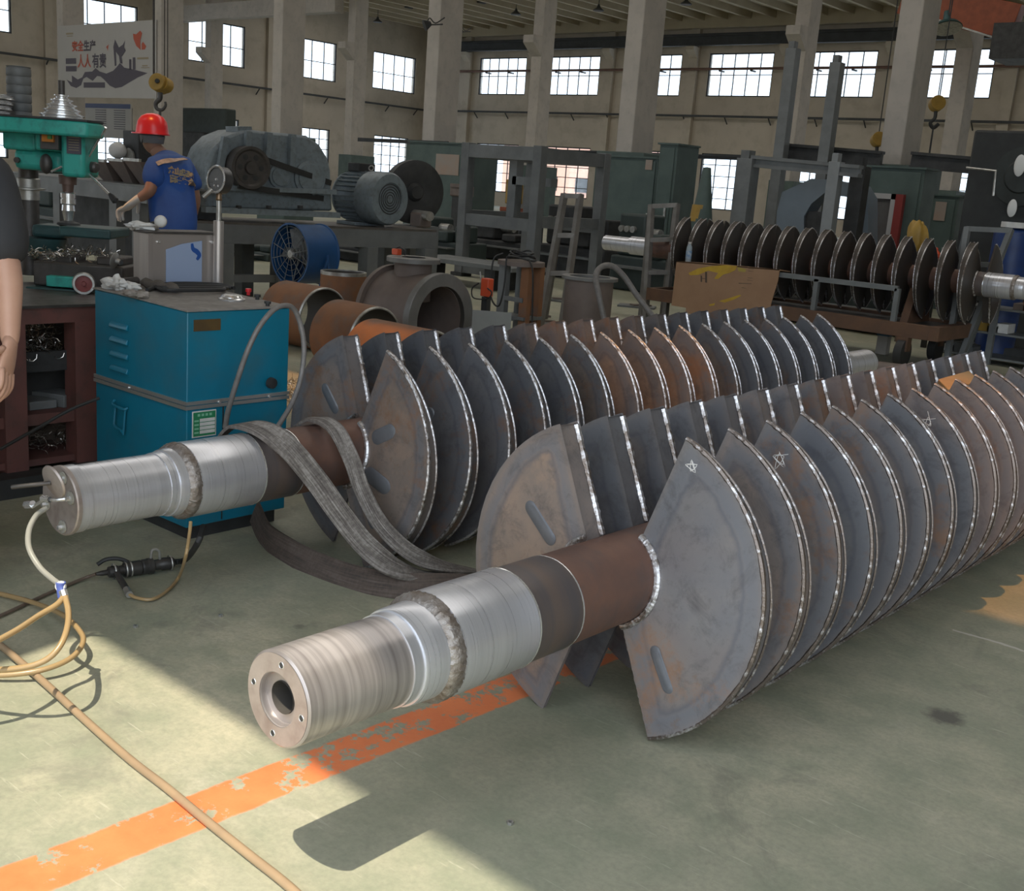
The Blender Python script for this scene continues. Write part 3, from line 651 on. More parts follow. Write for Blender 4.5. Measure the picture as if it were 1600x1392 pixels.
# a wooden block wedged between two paddles of the near shaft
q = P(1497, 602, 4.92); wb_ = M(); u_ = (RT*.95+UP*.26+FW*.1).normalized(); n_ = (UP*.8-FW*.6-u_*.0); n_ = (n_-u_*n_.dot(u_)).normalized(); wb_.box(q, (.15, .085, .06), mat=Matrix((u_, n_.cross(u_), n_)).transposed())
solo('wood_block', wb_, WOOD, 'splintered wooden block wedged between paddles of the nearest shaft', 'wood block', bevel=.004)
# end plate of the second shaft: cap, plugs, clear washers, hose tail
ep = part('end_plate', M().lathe((0, 0, 0), (0, 1, 0), [(-.004, .001), (-.004, .108), (.0, .1115), (.012, .1115), (.013, .05)], 56), FACE, shB, local=True)
for th, r in ((20, .085), (70, .078), (165, .082), (250, .085)):
    c = pol(R_(th), r, -.006); part('sealing_washer', M().cyl(c, c+V((0, -.005, 0)), .021, n=20), CLEAR, shB, local=True)
    part('plug', M().cyl(c+V((0, -.004, 0)), c+V((0, -.018, 0)), .009, .007, 6), CHROME, shB, local=True)
c = pol(R_(70), .078, -.01); c2 = pol(R_(250), .05, -.05)
part('hose_tail', M().tube([c, c+V((-.02, -.03, -.005)), c+V((-.07, -.045, -.012)), c2+V((-.02, -.01, -.01))], .006, 8).lathe(c+V((-.045, -.04, -.008)), (-1, -.2, -.1), [(0, .009), (.015, .012), (.02, .008), (.035, .011), (.04, .006)], 10), CHROME, shB, local=True)
part('hose_nut', M().cyl(pol(R_(255), .065, -.06), pol(R_(255), .10, -.065), .013, n=6), CHROME, shB, local=True)
# a round plate on a rod standing against the capped end
q = P(85, 752, 3.30); ax = (RT*-.60+UP*-.40-FW*.68).normalized()
rd = thing('disc_tool', 'rusty round disc on a thin rod leaning at the capped journal end', 'tool', q)
part('disc', M().lathe(q, ax, [(-.003, .001), (-.003, .05), (.0, .052), (.006, .05), (.010, .02), (.012, .001)], 32), FACE, rd)
part('rod', M().cyl(q+ax*.01, q+ax*.012+(RT*-.115+UP*-.012), .0065, n=10), CASTI, rd)
# third shaft far behind, lying crosswise on stands and a cart
shC, bC = paddle_shaft('dark finished paddle shaft lying crosswise on stands behind the cardboard sheet', (PY(1640, 452, 11.6).x+.10, 11.6, .87), R_(90), .83, .72, 0.2215, 16, -19.5, 22.5, 157.5, -160, scale=.93, far=1.25, weld=(WELD, WELD))
DKB = mat('dark_oiled_plate', (.055, .050, .046), (.085, .068, .055), .45, .4, 5)
for k, b in bC.items():
    b.material_slots[0].link = 'OBJECT'; b.material_slots[0].material = DKB

# ---------------------------------------------------------------- slings round the second shaft
def sling(name, label, rows, wd, th, mt, group=None):
    raw = [P(a, b, c) for a, b, c, *_ in rows]; pts = smooth(raw, 8); nr = []
    ns = [V(r[3]) if len(r) > 3 else -FW for r in rows]
    for i in range(len(rows)-1):
        for k in range(8): nr.append(ns[i].lerp(ns[i+1], k/8))
    nr.append(ns[-1]); o = solo(name, M().ribbon(pts, nr, wd, th), mt, label, 'sling', group); at = o.data.attributes.new('weave', 'FLOAT_VECTOR', 'POINT'); s_ = 0.0; buf = []
    for i, p in enumerate(pts):
        if i: s_ += (p-pts[i-1]).length
        for a in (0, .33, .67, 1, 1, 0): buf += [a, s_, 0]
    at.data.foreach_set('vector', buf); return o
UPn = V((0, 0, 1)); CN = -FW
sling('lifting_sling', 'pale grey sling draped over the bright journal sleeve of the second shaft',
      [(333, 725, 4.22, -RT), (345, 686, 4.18, UPn-RT), (372, 665, 4.08, UPn), (410, 670, 4.00, UPn+CN*.5), (448, 697, 3.97, CN+UPn*.6), (490, 745, 4.02, CN+UPn*.2), (530, 800, 4.04, CN), (570, 850, 4.06, CN), (615, 886, 4.10, CN+UPn), (670, 898, 4.20, UPn), (735, 897, 4.42, UPn)], .082, .012, STRAP, 'slings on the second shaft')
sling('lifting_sling', 'darker sling hanging between the first sling and the paddles of the second shaft',
      [(450, 700, 4.40, -RT), (460, 668, 4.34, UPn-RT), (490, 655, 4.24, UPn), (522, 668, 4.16, UPn+CN*.6), (548, 715, 4.12, CN+UPn*.2), (566, 765, 4.12, CN), (596, 820, 4.12, CN), (640, 862, 4.15, CN), (690, 884, 4.25, CN+UPn), (750, 893, 4.45, UPn)], .060, .010, STRAP, 'slings on the second shaft')
sling('lifting_sling', 'brown sling lying along the floor below the second shaft',
      [(398, 800, 4.62, -RT+CN), (418, 838, 4.50, -RT+CN), (470, 872, 4.34, CN+UPn*.4), (540, 900, 4.19, CN+UPn*.4), (610, 914, 4.11, CN+UPn*.5), (680, 916, 4.12, CN+UPn*.6), (760, 908, 4.2, UPn)], .10, .012, STRAPD, 'slings on the second shaft')
# ---------------------------------------------------------------- blue hydraulic cabinet
cx1, cy0 = -3.744, 2.454; cx0 = PY(150, 620, cy0).x; cy1 = G(451, 481, .93).y; zf = .93; zb = zat(cx0, cy0, 452); xs = PY(188, 455, cy0).x
cab = thing('hydraulic_cabinet', 'blue steel hydraulic power cabinet with sloping dusty top', 'cabinet', ((cx0+cx1)/2, (cy0+cy1)/2, 0))
zm = .565
part('body', M().prism([(cx0, .06), (cx1, .06), (cx1, zf), (xs, zb), (cx0, zb)], 'y', cy0, cy1), CABB, cab, .004)
sl_ = V((cx1-xs, 0, zf-zb)).normalized(); nn = V((-sl_.z, 0, sl_.x))
tp = part('top_panel', M().prism([(xs, zb+.002), (cx1+.006, zf+.002), (cx1+.006, zf+.008), (xs, zb+.008), (cx0-.004, zb+.008), (cx0-.004, zb+.002)], 'y', cy0-.006, cy1+.006), TOPP, cab)
for dz in (-.012, .006): part('band_strip', M().bb((cx0-.004, cy0-.006-abs(dz)*.2, zm+dz-.007), (cx1+.006, cy1+.005, zm+dz+.007)), ALU, cab)
for fx in (.3, .8): part('band_screw', M().cyl((cx1+.004, cy0+(cy1-cy0)*fx, zm), (cx1+.010, cy0+(cy1-cy0)*fx, zm), .006, n=10), CHROME, cab)
for fx in (.4,): part('band_screw', M().cyl((cx0+(cx1-cx0)*fx, cy0-.004, zm), (cx0+(cx1-cx0)*fx, cy0-.012, zm), .006, n=10), CHROME, cab)
part('plinth', M().bb((cx0+.03, cy0+.03, .0), (cx1-.03, cy1-.03, .06)), DARK, cab)
part('seam', M().bb((cx1+.001, cy0+.165, .07), (cx1+.003, cy0+.170, zm-.02)), RUBBER, cab)
for k in range(4):                                      # louvres pressed into the side
    z = zat(-4.27, cy0, 508+22.5*k); x0_, x1_ = PY(174, 520, cy0).x, PY(201, 520, cy0).x
    part('louvre', M().prism([(cy0, z-.012), (cy0-.014, z-.008), (cy0-.010, z+.006), (cy0, z+.014)], 'x', x0_, x1_), CABB, cab, .003)
hx, hz = PY(192, 655, cy0).x, zat(-4.2, cy0, 655)
part('carry_handle', M().tube(smooth([(hx-.055, cy0-.006, hz+.07), (hx-.04, cy0-.02, hz+.055), (hx+.04, cy0-.02, hz+.05), (hx+.05, cy0-.006, hz+.055)], 5), .006, 8).tube([(hx-.04, cy0-.012, hz+.05), (hx-.037, cy0-.02, hz-.03), (hx-.02, cy0-.02, hz-.04), (hx+.02, cy0-.02, hz-.045), (hx+.035, cy0-.02, hz-.06), (hx+.04, cy0-.012, hz+.05)], .005, 8), CABB, cab)
y0_, y1_ = cy0+.028, cy0+.150
part('brass_plate', M().bb((cx1, y0_, zf-.075), (cx1+.003, y1_, zf-.03)), GOLDP, cab)
gs = part('inspection_sticker', M().bb((cx1, cy0+.024, zm-.135), (cx1+.002, cy0+.135, zm-.028)), WHITE, cab)
GRN = flatmat('sticker_green', (.02, .20, .085), .6)
part('green_print', M().bb((cx1+.001, cy0+.029, zm-.130), (cx1+.003, cy0+.131, zm-.033)), GRN, gs)
for r_ in range(4):
    part('white_field', M().bb((cx1+.002, cy0+.058, zm-.073-r_*.016), (cx1+.004, cy0+.128, zm-.060-r_*.016)), WHITE, gs)
    part('white_field', M().bb((cx1+.002, cy0+.033, zm-.071-r_*.016), (cx1+.004, cy0+.053, zm-.064-r_*.016)), flatmat('sticker_pale', (.2, .45, .3), .6), gs)
    part('white_field', M().bb((cx1+.002, cy0+.048+r_*.018, zm-.050), (cx1+.004, cy0+.059+r_*.018, zm-.040)), flatmat('sticker_pale', (.2, .45, .3), .6), gs)
kx, ky, kz = cx1, PX(419, 597, cx1).y, PX(419, 597, cx1).z
part('star_knob', M().lathe((kx, ky, kz), (1, 0, 0), [(0, .01), (.015, .01), (.016, .024), (.034, .022), (.036, .001)], 12), RUBBER, cab)
def on_top(px, py):                                     # where a pixel's ray meets the sloping top
    r = ray(px, py); p = CAM+r*((V((cx1, 0, zf+.008))-CAM).dot(nn)/r.dot(nn))
    return p if p.x > xs else G(px, py, zb+.008)
def top_at(x, y): return V((x, y, zf+.008+(zf-zb)*(x-cx1)/(cx1-xs)*-1 if x > xs else zb+.008))
def topx(x): return zf+.008+(zb-zf)*(cx1-x)/(cx1-xs) if x > xs else zb+.008
g0 = on_top(362, 469)
part('panel_gauge', M().lathe(g0, nn, [(0, .055), (.008, .056), (.012, .046), (.016, .044), (.022, .038), (.024, .001)], 32), CHROME, cab)
for px_, py_, r_, h_, mt_ in ((388, 456, .013, .028, HELM), (402, 463, .014, .022, RUBBER), (418, 473, .014, .02, DARK)):
    g1 = on_top(px_, py_+5); part('push_button', M().lathe(g1, nn, [(0, r_*.6), (h_*.5, r_*.6), (h_*.5, r_), (h_, r_), (h_+.002, .001)], 16), mt_, cab)
# stainless tank with film and gauge post, on top of the cabinet
q = G(232, 449, zb+.006); TX, TY = q.x, q.y                     # the box's near upright edge
TX0, TY1 = PY(208, 400, TY).x, PX(337, 400, TX).y
tz = zb+.006; th_ = zat(TX, TY, 364)-tz
tk = thing('stainless_tank', 'brushed stainless box with blue film on the cabinet top', 'tank', ((TX0+TX)/2, (TY+TY1)/2, tz))
part('box', M().bb((TX0, TY, tz), (TX, TY1, tz+th_)), STAIN, tk, .004)
part('side_flange', M().bb((TX, TY-.004, tz), (TX+.006, TY+.02, tz+th_)), STAIN, tk)
fy0, fy1 = PX(261, 400, TX+.01).y, PX(317, 400, TX+.01).y
part('blue_film', M().prism([(fy0, tz), (fy1, tz), (fy1, tz+th_-.03), (fy0+.08, tz+th_-.045), (fy0, tz+th_-.07)], 'x', TX+.001, TX+.003), flatmat('film_blue', (.30, .37, .52), .35), tk)
lq = lambda a, b: V((TX+.004, fy1-.045+a, tz+th_-.055+b))
part('logo_swirl', M().ribbon(smooth([lq(-.008, .012), lq(-.002, -.012), lq(.018, -.024), lq(.030, -.040), lq(.018, -.060)], 5), [V((1, 0, 0))]*21, [.012+.010*math.sin(k/20*3.1) for k in range(21)], .001), flatmat('logo_blue', (.02, .08, .30), .4), tk)
part('top_plate', M().bb((TX0-.01, TY-.01, tz+th_), (TX+.01, TY1+.01, tz+th_+.008)), CASTI, tk)
for px_ in (247, 330):
    q = PX(px_, 378, TX) if px_ > 232 else PY(px_, 378, TY)
    part('corner_screw', M().cyl(q, q+(V((.008, 0, 0)) if px_ > 232 else V((0, -.008, 0))), .007, n=10), CHROME, tk)
pg = PX(341, 400, TX+.02); gp = V((TX+.02, pg.y, 0))
gg = thing('pressure_gauge', 'round pressure gauge on a stainless post beside the steel box', 'gauge', (gp.x, gp.y, tz))
z1_ = zat(gp.x, gp.y, 345); z2_ = zat(gp.x, gp.y, 312); z3_ = zat(gp.x, gp.y, 281)
part('post', M().cyl((gp.x, gp.y, tz), (gp.x, gp.y, z1_), .0235, n=24), STAIN, gg)
part('nipple', M().cyl((gp.x, gp.y, z1_-.004), (gp.x, gp.y, z2_), .0115, n=16), CUT, gg)
part('union_nut', M().lathe((gp.x, gp.y, z2_-.004), (0, 0, 1), [(0, .013), (.006, .0155), (.012, .013), (.03, .0135), (.034, .011), (.05, .011)], 16), mat('brass', (.30, .20, .12), (.24, .16, .10), .4, .8, 20), gg)
gc = V((gp.x, gp.y, z3_)); gd = V((-.15, -1, .02)).normalized(); gd = (-FW*.8-RT*.55+V((0, 0, -.05))).normalized()
part('case', M().lathe(gc, gd, [(-.035, .001), (-.035, .054), (-.03, .059), (.012, .059), (.012, .063), (.020, .063), (.022, .054), (.014, .052)], 40), mat('gauge_case', (.10, .10, .10), (.08, .08, .08), .3, .6), gg)
part('bezel', M().lathe(gc, gd, [(.012, .0555), (.020, .0635), (.023, .058), (.021, .0525)], 40), CHROME, gg)
part('dial', M().lathe(gc, gd, [(.014, .001), (.014, .053)], 40), mat('dial_grey', (.12, .12, .12), (.10, .10, .10), .25), gg)
u_, v_, _ = frame(gd)
part('needle_hub', M().lathe(gc, gd, [(.014, .006), (.019, .005), (.020, .001)], 12), CHROME, gg)
for a in (-.5, .5): part('dial_mark', M().lathe(gc+(V((0, 0, -1))*.028+u_*.022*a*1.2), gd, [(.014, .006), (.017, .005), (.018, .001)], 12), CHROME, gg)
q = gc+RT*-.05+V((0, 0, -.055)); part('bleed_cock', M().cyl(gc+RT*-.03+V((0, 0, -.04)), q+RT*-.02+V((0, 0, -.02)), .010, n=10), CUT, gg)
# ball knob, glove and folded cloth lying on the box
kb = V(PY(251, 346, TY+.06)); m = M().ball(kb, .027, 18, 12); kt = thing('lever_handle', 'white ball knob on a bent lever over the steel box', 'lever', (kb.x, kb.y, tz+th_+.008))
part('ball_knob', m, WHITE, kt); part('lever', M().tube(smooth([kb, kb+V((-.03, 0, -.006)), kb+V((-.07, 0, -.012)), (kb.x-.11, kb.y+.02, tz+th_+.016)], 5), .006, 8), DARK, kt)
def blob(m, c, r, seed, k=.22):
    rnd = random.Random(seed); ph = [rnd.uniform(0, 6.28) for _ in range(6)]
    return m.ball(c, r, 20, 12, lambda p: p*(1+k*(math.sin(4*p.x+ph[0])*math.sin(5*p.y+ph[1])+.6*math.sin(9*p.z+ph[2])*math.sin(8*p.x+ph[3]))))
solo('folded_cloth', blob(M(), V((TX0+.02, TY+.03, tz+th_+.022)), (.055, .07, .018), 3, .3), WHITE, 'white folded cloth on top of the stainless box', 'cloth')
q = on_top(180, 452); solo('work_glove', blob(blob(M(), q+V((0, 0, .024)), (.055, .04, .03), 5, .35), q+V((.03, .05, .015)), (.05, .03, .018), 6, .3), WHITE, 'crumpled white work glove on the cabinet corner', 'glove')
a1, a2 = on_top(182, 448), on_top(214, 446)
gr_ = thing('torch_handle', 'dark tubular handle lying behind the white glove', 'handle', a1); part('grip', M().cyl(a1+V((0, 0, .02)), a2+V((0, 0, .02)), .016, .018, 14), CASTI, gr_); part('ferrule', M().cyl(a2+V((0, 0, .02)), a2.lerp(a1, -.35)+V((0, 0, .02)), .012, n=12), CUT, gr_)
q = on_top(205, 463); q2 = on_top(222, 466)
solo('work_glove', blob(blob(M(), q+V((0, 0, .012)), (.05, .022, .014), 8, .3), q2+V((0, 0, .012)), (.022, .03, .015), 9, .3), mat('dirty_cotton', (.34, .31, .28), (.16, .14, .12), .85, 0, 14), 'dirty grey work glove lying near the cabinet edge', 'glove', 'dirty gloves')
a1, a2 = on_top(222, 449), on_top(278, 459)
m = M(); pts = [a1.lerp(a2, k/10)+V((0, 0, .02+.006*math.sin(k*1.7))) for k in range(11)]; m.tube(pts, [.012, .019, .021, .02, .019, .02, .021, .02, .022, .02, .01], 12, .06)
solo('work_glove', m, mat('oily_glove', (.075, .062, .052), (.11, .095, .08), .8, 0, 16), 'oily dark glove rolled lengthwise on the cabinet top', 'glove', 'dirty gloves')
m = M()
for k in range(4):
    zc2 = zb+.018; pts = [G(230+k*4, 453-k*2, zc2), G(258, 444+k*3, zc2+.008), G(300, 443+k*3.4, zc2+.008), G(345, 445+k*2.6, zc2+.004), G(366-k*5, 450, zc2)]
    m.tube(smooth(pts, 7), .0085, 8)
solo('cable_bundle', m, RUBBER, 'bundle of black rubber cables across the cabinet top', 'cable')
# hydraulic hose arching in front of the cabinet
hp = [(352, 668, 4.42), (357, 640, 4.38), (372, 590, 4.33), (388, 545, 4.31), (407, 508, 4.32), (432, 481, 4.36), (456, 480, 4.42), (469, 505, 4.46), (475, 545, 4.47), (470, 590, 4.46), (456, 630, 4.42), (432, 670, 4.34)]
solo('hydraulic_hose', M().tube(smooth([P(*p) for p in hp], 8), .0105, 10), HOSE, 'grey hydraulic hose arching over the blue cabinet front', 'hose')

# ---------------------------------------------------------------- drill press and its red bench, left
FH = V((FW.x, FW.y, 0)).normalized()
def PH(px, py, d): r = ray(px, py); return CAM+r*(d*1.0265/r.dot(FH))   # a point d*1.0265 metres away along the ground
def obox(m, px0, py0, px1, py1, d, depth):              # a box facing the viewer's side: right / back axes of the drill
    p = PH((px0+px1)/2, (py0+py1)/2, d); a, b = PH(px0, (py0+py1)/2, d), PH(px1, (py0+py1)/2, d)
    w_ = abs((b-a).dot(DR)); h_ = abs(py1-py0)*d/F
    return m.box(p+DB*(depth/2), (w_, depth, h_), mat=DM)
DR = V((RT.x, RT.y, 0)).normalized(); DB = V((-DR.y, DR.x, 0)); DM = Matrix((DR, DB, V((0, 0, 1)))).transposed()
BX = -4.78                                               # front face of the red bench, which runs along the hall
by0, by1 = 1.35, 3.45
bt = PX(100, 480, BX).z
ben = thing('steel_bench', 'red oxide steel bench with shelves under the drill press', 'workbench', (BX-.4, (by0+by1)/2, 0))
for x in (BX-.08, BX-.85): part('top_rail', M().bb((x, by0, bt-.07), (x+.08, by1, bt)), REDB, ben)
part('bench_top', M().bb((BX-.87, by0, bt), (BX+.01, by1, bt+.012)), CASTI, ben)
zs_ = PX(95, 645, BX).z
yl_ = PX(26, 650, BX).y
for x in (BX-.1, BX-.85):
    for y in (yl_, PX(134, 560, BX).y, by1-.1): part('leg', M().bb((x, y-.05, 0), (x+.1, y+.05, bt-.07)), REDB, ben)
part('shelf', M().bb((BX-.84, by0, zs_-.05), (BX-.02, by1, zs_)), REDB, ben); part('shelf', M().bb((BX-.84, by0, .10), (BX-.02, by1, .13)), REDB, ben)
part('back_sheet', M().bb((BX-.87, by0, .05), (BX-.855, by1, bt-.07)), DARK, ben)
part('foot_rail', M().bb((BX-.02, by0, 0), (BX+.10, by1, .09)), DARK, ben)
SWARF = flatmat('steel_chips', (.50, .47, .43), .25, .9)
def swarf(label, c, rx, ry, h, n_, seed):
    rnd = random.Random(seed); m = M()
    for _ in range(n_):
        p = V(c)+V((rnd.uniform(-rx, rx), rnd.uniform(-ry, ry), rnd.uniform(.004, h))); r = rnd.uniform(.006, .02)*(.6 if h < .025 else 1); a0 = rnd.uniform(0, 6); u, v, d = frame(V((rnd.uniform(-1, 1), rnd.uniform(-1, 1), rnd.uniform(-.6, .6)+.01)))
        m.tube([p+(u*math.cos(a0+k*.9)+v*math.sin(a0+k*.9))*r+d*(.010*k) for k in range(6)], .0016, 3)
    return solo('metal_swarf', m, SWARF, label, 'metal swarf', kind='stuff')
trz = PX(60, 563, BX-.2).z
q = PX(45, 520, BX-.3); swarf('curly steel swarf heaped at the left under the bench top', (q.x, q.y, trz+.02), .12, .10, .20, 260, 1)
q = PX(85, 555, BX-.2); swarf('steel swarf trailing out of the dark tray', (q.x, q.y, trz+.02), .12, .24, .03, 200, 2)
q = PX(95, 690, BX-.25); swarf('steel swarf on the lowest bench shelf', (q.x, q.y, .13), .15, .25, .10, 280, 3)
q = PX(75, 600, BX-.35); part('drawer_box', M().bb((BX-.6, q.y-.3, zs_), (BX-.25, q.y+.3, trz-.03)), DARK, ben)
q = PX(58, 555, BX-.2); box3 = thing('scrap_tray', 'dark tray of turnings on the middle shelf of the red bench', 'tray', (q.x, q.y, trz-.03)); part('tray_floor', M().bb((BX-.5, q.y-.25, trz-.03), (BX-.08, q.y+.2, trz)), DARK, box3); part('tray_lip', M().bb((BX-.1, q.y-.25, trz), (BX-.08, q.y+.2, trz+.06)), DARK, box3)
for k in range(3):
    q = PX(52+36*k, 645, BX-.2); solo('steel_offcut', M().box((q.x, q.y, zs_+.02+.01*(k % 2)), (.2, .13, .04+.02*(k % 2)), rz=.4*k), IRON, ['flat steel offcut at the left of the lower shelf', 'flat steel offcut in the middle of the lower shelf', 'flat steel offcut at the right of the lower shelf'][k], 'offcut', 'offcuts on the bench shelf', .004)
q = PX(80, 705, BX-.3); solo('oil_rag', blob(M(), (q.x, q.y, .18), (.09, .13, .05), 12, .3), mat('brown_rag', (.16, .12, .09), (.09, .07, .055), .9, 0, 9), 'brown oily rag on the lowest bench shelf', 'rag')
vz = bt+.012
vd = 5.35
q = PH(110, 440, vd); vc = thing('machine_vice', 'oily teal machine vice with a red hand wheel on the bench', 'vice', (q.x, q.y, vz))
part('vice_bed', obox(M(), 40, 451, 148, 474, vd, .3), TEALD, vc, .006)
part('vice_body', obox(M(), 52, 412, 192, 451, vd+.05, .25), CASTI, vc, .01)
part('jaw', obox(M(), 60, 398, 112, 414, vd+.1, .2), CASTI, vc, .01); part('jaw', obox(M(), 150, 402, 188, 416, vd+.1, .2), CASTI, vc, .01)
part('slide', obox(M(), 72, 432, 118, 449, vd+.0, .06), TEAL, vc, .004)
q = PH(131, 443, vd-.06); wa = (-DB*.95+DR*.3).normalized()
part('hand_wheel', M().lathe(q, wa, [(-.02, .04), (-.02, .050), (.0, .055), (.02, .05), (.02, .04)], 36, close=True), CUT, vc)
part('wheel_disc', M().lathe(q, wa, [(-.012, .001), (-.012, .042), (.004, .042), (.006, .012), (.02, .010), (.02, .001)], 36), flatmat('wheel_red', (.22, .045, .04), .5), vc)
part('spindle', M().cyl(q, q-wa*.2, .012, n=12), CUT, vc)
q = PH(110, 396, vd+.2); swarf('glittering swarf lying along the top of the vice', (q.x, q.y, PH(110, 403, vd+.1).z), .16, .2, .02, 160, 4)
q = PH(188, 410, 5.2); je = PH(172, 410, vd+.18); cw = thing('hole_saw', 'small bright cup wheel lying behind the blue cabinet', 'tool', q); part('cup', M().lathe(q, (-.8, -.5, .2), [(0, .001), (0, .012), (.02, .014), (.025, .035), (.03, .04), (.034, .038), (.03, .01)], 20), CUT, cw); part('stem', M().cyl(q, je, .014, n=10), DARK, cw)
# drill press
D0 = 5.7
q = PH(45, 300, D0+.25); dX, dYp = q.x, q.y
dp = thing('drill_press', 'teal green pillar drill press with stepped aluminium pulley', 'drill press', (dX, dYp, vz))
part('pillar', M().cyl((dX, dYp, vz), (dX, dYp, zat(dX, dYp, 200)), .05, n=28), CASTI, dp)
part('pillar_collar', M().lathe((dX, dYp, zat(dX, dYp, 312)), (0, 0, 1), [(0, .05), (0, .055), (.05, .055), (.055, .085), (.062, .085), (.065, .058), (.11, .058), (.115, .05)], 28), CUT, dp)
part('work_table', obox(M(), 92, 356, 172, 372, D0-.1, .3), TEALD, dp, .01); part('table_arm', obox(M(), 48, 352, 100, 372, D0+.1, .2), TEALD, dp, .02)
q = PH(70, 372, D0+.15); part('table_bracket', M().lathe(q, (0, 0, -1), [(0, .001), (0, .11), (.05, .10), (.10, .06), (.12, .001)], 24), TEALD, dp)
part('head_casting', obox(M(), 3, 205, 56, 234, D0, .3), TEAL, dp, .015)
part('head_cover', obox(M(), 54, 196, 96, 235, D0-.05, .3), TEAL, dp, .012)
part('head_block', obox(M(), 94, 196, 131, 276, D0-.06, .22), TEAL, dp, .02)
part('quill_housing', obox(M(), 20, 234, 98, 266, D0+.02, .26), TEAL, dp, .03)
def dpt(px, d): p = PH(px, 195, d); return (p.x, p.y)
poly = [dpt(-45, D0-.12), dpt(100, D0-.18), dpt(136, D0-.16), dpt(157, D0-.06), dpt(162, D0+.04), dpt(158, D0+.14), dpt(136, D0+.24), dpt(-45, D0+.34)]
zA, zB_ = PH(80, 211, D0-.1).z, PH(80, 187, D0-.1).z
part('belt_guard_tray', M().prism(poly, 'z', zA, zB_), TEAL, dp, .012)
part('guard_edge', M().prism(poly, 'z', zB_, zB_+.010), DARK, dp)
pc = PH(97, 180, D0+.06); pz = zB_+.010
for k in range(5):
    r_ = .112-.018*k; z_ = pz+.024*k
    part('pulley_step', M().lathe((pc.x, pc.y, z_), (0, 0, 1), [(0, r_*.6), (0, r_), (.004, r_), (.009, r_-.012), (.013, r_-.012), (.019, r_-.002), (.023, r_-.002), (.024, r_*.3), (.024, .001)], 36), CHROME, dp)
part('spindle_top', M().cyl((pc.x, pc.y, pz+.1), (pc.x, pc.y, pz+.19), .016, n=14), CASTI, dp)
c2_ = PH(-6, 180, D0+.1)
for k in range(4): part('motor_pulley_step', M().lathe((c2_.x, c2_.y, pz+.026*k), (0, 0, 1), [(0, .05), (0, .075+.006*k), (.01, .065+.006*k), (.02, .075+.006*k), (.024, .05), (.024, .001)], 28), CHROME, dp)
sw = part('switch_box', obox(M(), 62, 193, 91, 233, D0-.09, .05), CASTI, dp, .004)
part('switch_cover', obox(M(), 65, 197, 83, 221, D0-.11, .03), flatmat('switch_orange', (.45, .16, .02), .4), sw); part('stop_button', obox(M(), 73, 202, 79, 208, D0-.122, .02), HELM, sw); part('start_button', obox(M(), 74, 211, 80, 217, D0-.122, .02), flatmat('switch_green', (.05, .18, .05), .4), sw)
npz = part('name_plate', obox(M(), 104, 210, 126, 240, D0-.066, .01), INK, dp); part('plate_heading', obox(M(), 104, 200, 126, 209, D0-.066, .01), BANNER, npz)
for r_ in range(6): part('plate_text', obox(M(), 107, 214+4*r_, 123, 215+4*r_, D0-.069, .004), GOLD, npz)
hb = PH(142, 261, D0+.04); hax = (DR*.95-DB*.3).normalized(); part('feed_hub', M().lathe(hb, hax, [(-.10, .001), (-.10, .022), (.0, .022), (.0, .028), (.03, .028), (.04, .02), (.042, .001)], 20), CASTI, dp)
for a, b in (((136, 248), (165, 199)), ((137, 270), (172, 305))): part('feed_handle', M().cyl(PH(*a, D0+.02), PH(*b, D0-.06), .007, n=10), CHROME, dp)
e = PH(184, 318, D0-.08); e0 = PH(171, 303, D0-.06); part('handle_grip', M().lathe(e0, e-e0, [(0, .008), (.02, .015), (.05, .018), (.065, .001)], 14), RUBBER, dp)
q = PH(72, 256, D0-.03); part('depth_stop', M().ball(q, (.035, .03, .05), 14, 10), CASTI, dp); part('stop_lever', M().cyl(PH(80, 268, D0-.08), PH(97, 260, D0-.08), .006, n=8), CHROME, dp)
q = PH(28, 250, D0); part('lock_screw', M().cyl(q, q-DB*.02, .014, n=14), CASTI, dp)
cc = PH(106, 280, D0+.05); zq = [zat(cc.x, cc.y, y) for y in (274, 288, 290, 300, 302, 309, 311, 318, 320, 329, 331, 345)]
part('quill', M().lathe((cc.x, cc.y, 0), (0, 0, -1), [(-zq[0], .045), (-zq[1], .043), (-zq[1], .03), (-zq[3], .026)], 24), mat('bronze_quill', (.16, .10, .08), (.13, .085, .07), .5, .3), dp)
part('chuck', M().lathe((cc.x, cc.y, 0), (0, 0, -1), [(-zq[3], .03), (-zq[4], .038), (-zq[5], .038), (-zq[5], .032), (-zq[6], .032), (-zq[6], .038), (-zq[7], .038), (-zq[8], .03), (-zq[9], .034), (-zq[10], .03), (-zq[11], .022), (-zq[11], .001)], 24), CHROME, dp)
part('drill_collar', M().lathe((cc.x, cc.y, zat(cc.x, cc.y, 354)), (0, 0, 1), [(0, .001), (0, .04), (.01, .06), (.02, .055), (.03, .02)], 20), DARK, dp)
part('drill_bit', M().cyl((cc.x, cc.y, zq[11]), (cc.x, cc.y, zat(cc.x, cc.y, 356)), .012, n=10), CUT, dp)
mo = PH(30, 150, D0+.28); mz0, mz1 = zB_, zat(mo.x, mo.y, 104)
prof = [(0, .001)]
for k in range(6): z_ = (mz1-mz0)*k/6; prof += [(z_, .062), (z_+(mz1-mz0)/6-.012, .062), (z_+(mz1-mz0)/6-.006, .058)]
prof += [(mz1-mz0, .062), (mz1-mz0+.005, .001)]; part('motor_barrel', M().lathe((mo.x, mo.y, mz0), (0, 0, 1), prof, 28), IRON, dp, label='dark ribbed motor barrel')
# trailing cable at the bench foot
cb = [(0, 702, 4.6), (60, 668, 4.62), (110, 640, 4.66), (155, 622, 4.72)]
solo('trailing_cable', M().tube(smooth([P(*c) for c in cb], 8), .007, 8), RUBBER, 'black cable hanging across the bench legs', 'cable')
